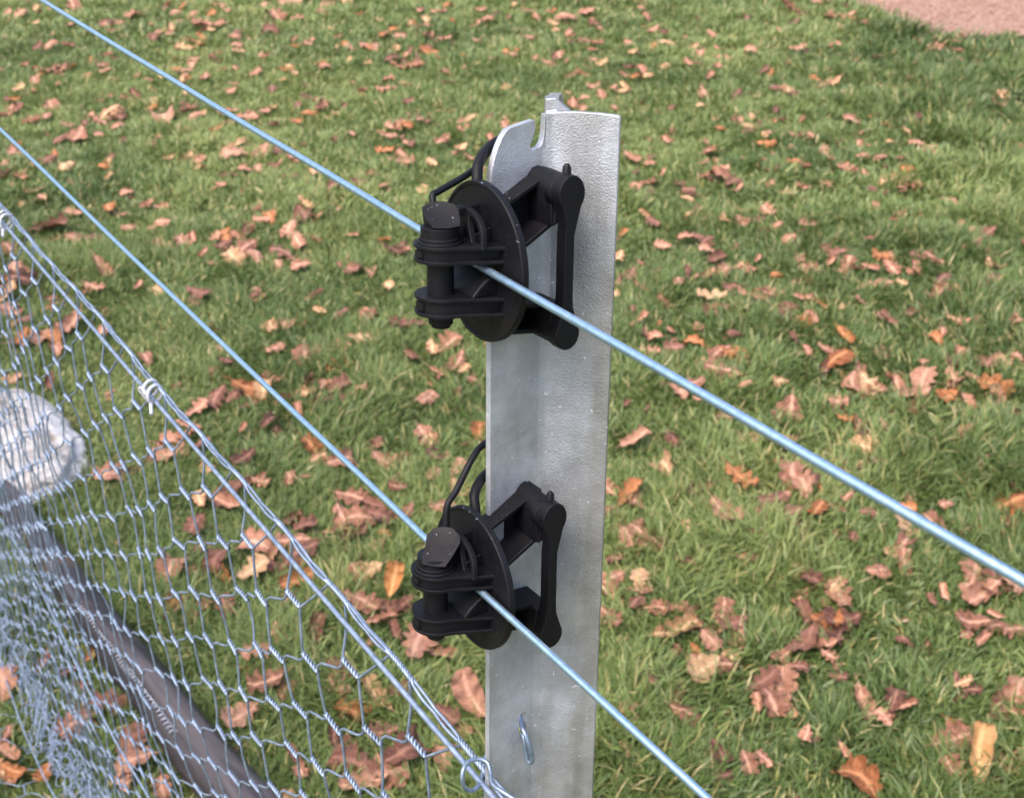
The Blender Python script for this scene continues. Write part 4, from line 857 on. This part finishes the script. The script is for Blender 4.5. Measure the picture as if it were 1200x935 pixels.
nt_o = tag(link('wire_netting', net.mesh('wire_netting', NET)), 'galvanised hexagonal wire netting hanging from the line wire and crumpled on the ground', 'netting')

# clips holding the selvage to the line wire
def clip(s, label, sc=1.0, name='netting_clip'):
    c = C0 + WD * s; up = Vector((0, 0, 1)); P = []
    rr = .0044 * sc
    for i in range(46):
        t = i / 45; a = 2 * math.pi * 2.1 * t - .6
        P.append(c + WD * (.014 * (t - .5) * sc) + up * (.0042 + rr * 1.25 * math.sin(a)) + NV * (-.001 + rr * math.cos(a)))
    P.append(P[-1] + WD * -.006 * sc + up * .003); P.append(P[-1] + WD * -.006 * sc - up * .001)
    P.insert(0, P[0] + WD * -.008 - up * .004 + NV * .003)
    bm = bmesh.new(); tube(bm, smooth_path(P, 3), .0014, 10)
    tag(obj(name, bm, BRIGHT), label, 'clip', 'bright clips on the netting edge')
clip(.447, 'bright bent wire clip on the netting edge, nearer the post', 1.35)
clip(.856, 'bright bent wire clip on the netting edge at the left border', 1.5)

bm = bmesh.new()
tube(bm, smooth_path([(-.0073, .4364, 1.086), (-.012, .4283, 1.0919), (-.013, .4186, 1.093), (-.0148, .4093, 1.0928), (-.0184, .4013, 1.0969), (-.0216, .3974, 1.1043), (-.0219, .3987, 1.1107), (-.0197, .4031, 1.1125), (-.0153, .406, 1.1116), (-.0111, .4053, 1.1102), (-.0095, .4009, 1.1085), (-.0086, .3948, 1.1079), (-.0037, .3894, 1.1085), (.0044, .3833, 1.1078)], 6), .00105, 12)
DULL = m_wire('dull_blue_grey_wire', (.20, .26, .34), (.34, .41, .52), .45, .8)
tag(obj('tie_wire', bm, DULL), 'dull grey tie wire looped round the line wire at the post', 'tie wire')
bm = bmesh.new(); SP = PB + E1 * (ld[0] * .0080) + E2 * (ld[1] * .0080) + U * 1.1225
hk = [(-1.5, -9, 1), (-.8, -3, 1), (0, 1.5, .6), (1.4, 4, -1.5), (3.0, 5.5, -6), (4.3, 5.6, -11), (4.5, 5.2, -14.5), (3.5, 4.5, -16), (2.2, 4, -14.8), (1.4, 3.2, -10), (.6, 1.8, -4.5), (.2, -1.5, -2.4), (0, -8, -2.6)]
tube(bm, smooth_path([SP + E1 * (a * .001) - E2 * (b * .001) + U * (c_ * .001) for a, b, c_ in hk], 6), .00115, 12)
tag(obj('wire_hook', bm, DULL), 'small bent wire hook hanging out of the slot in the post', 'hook')
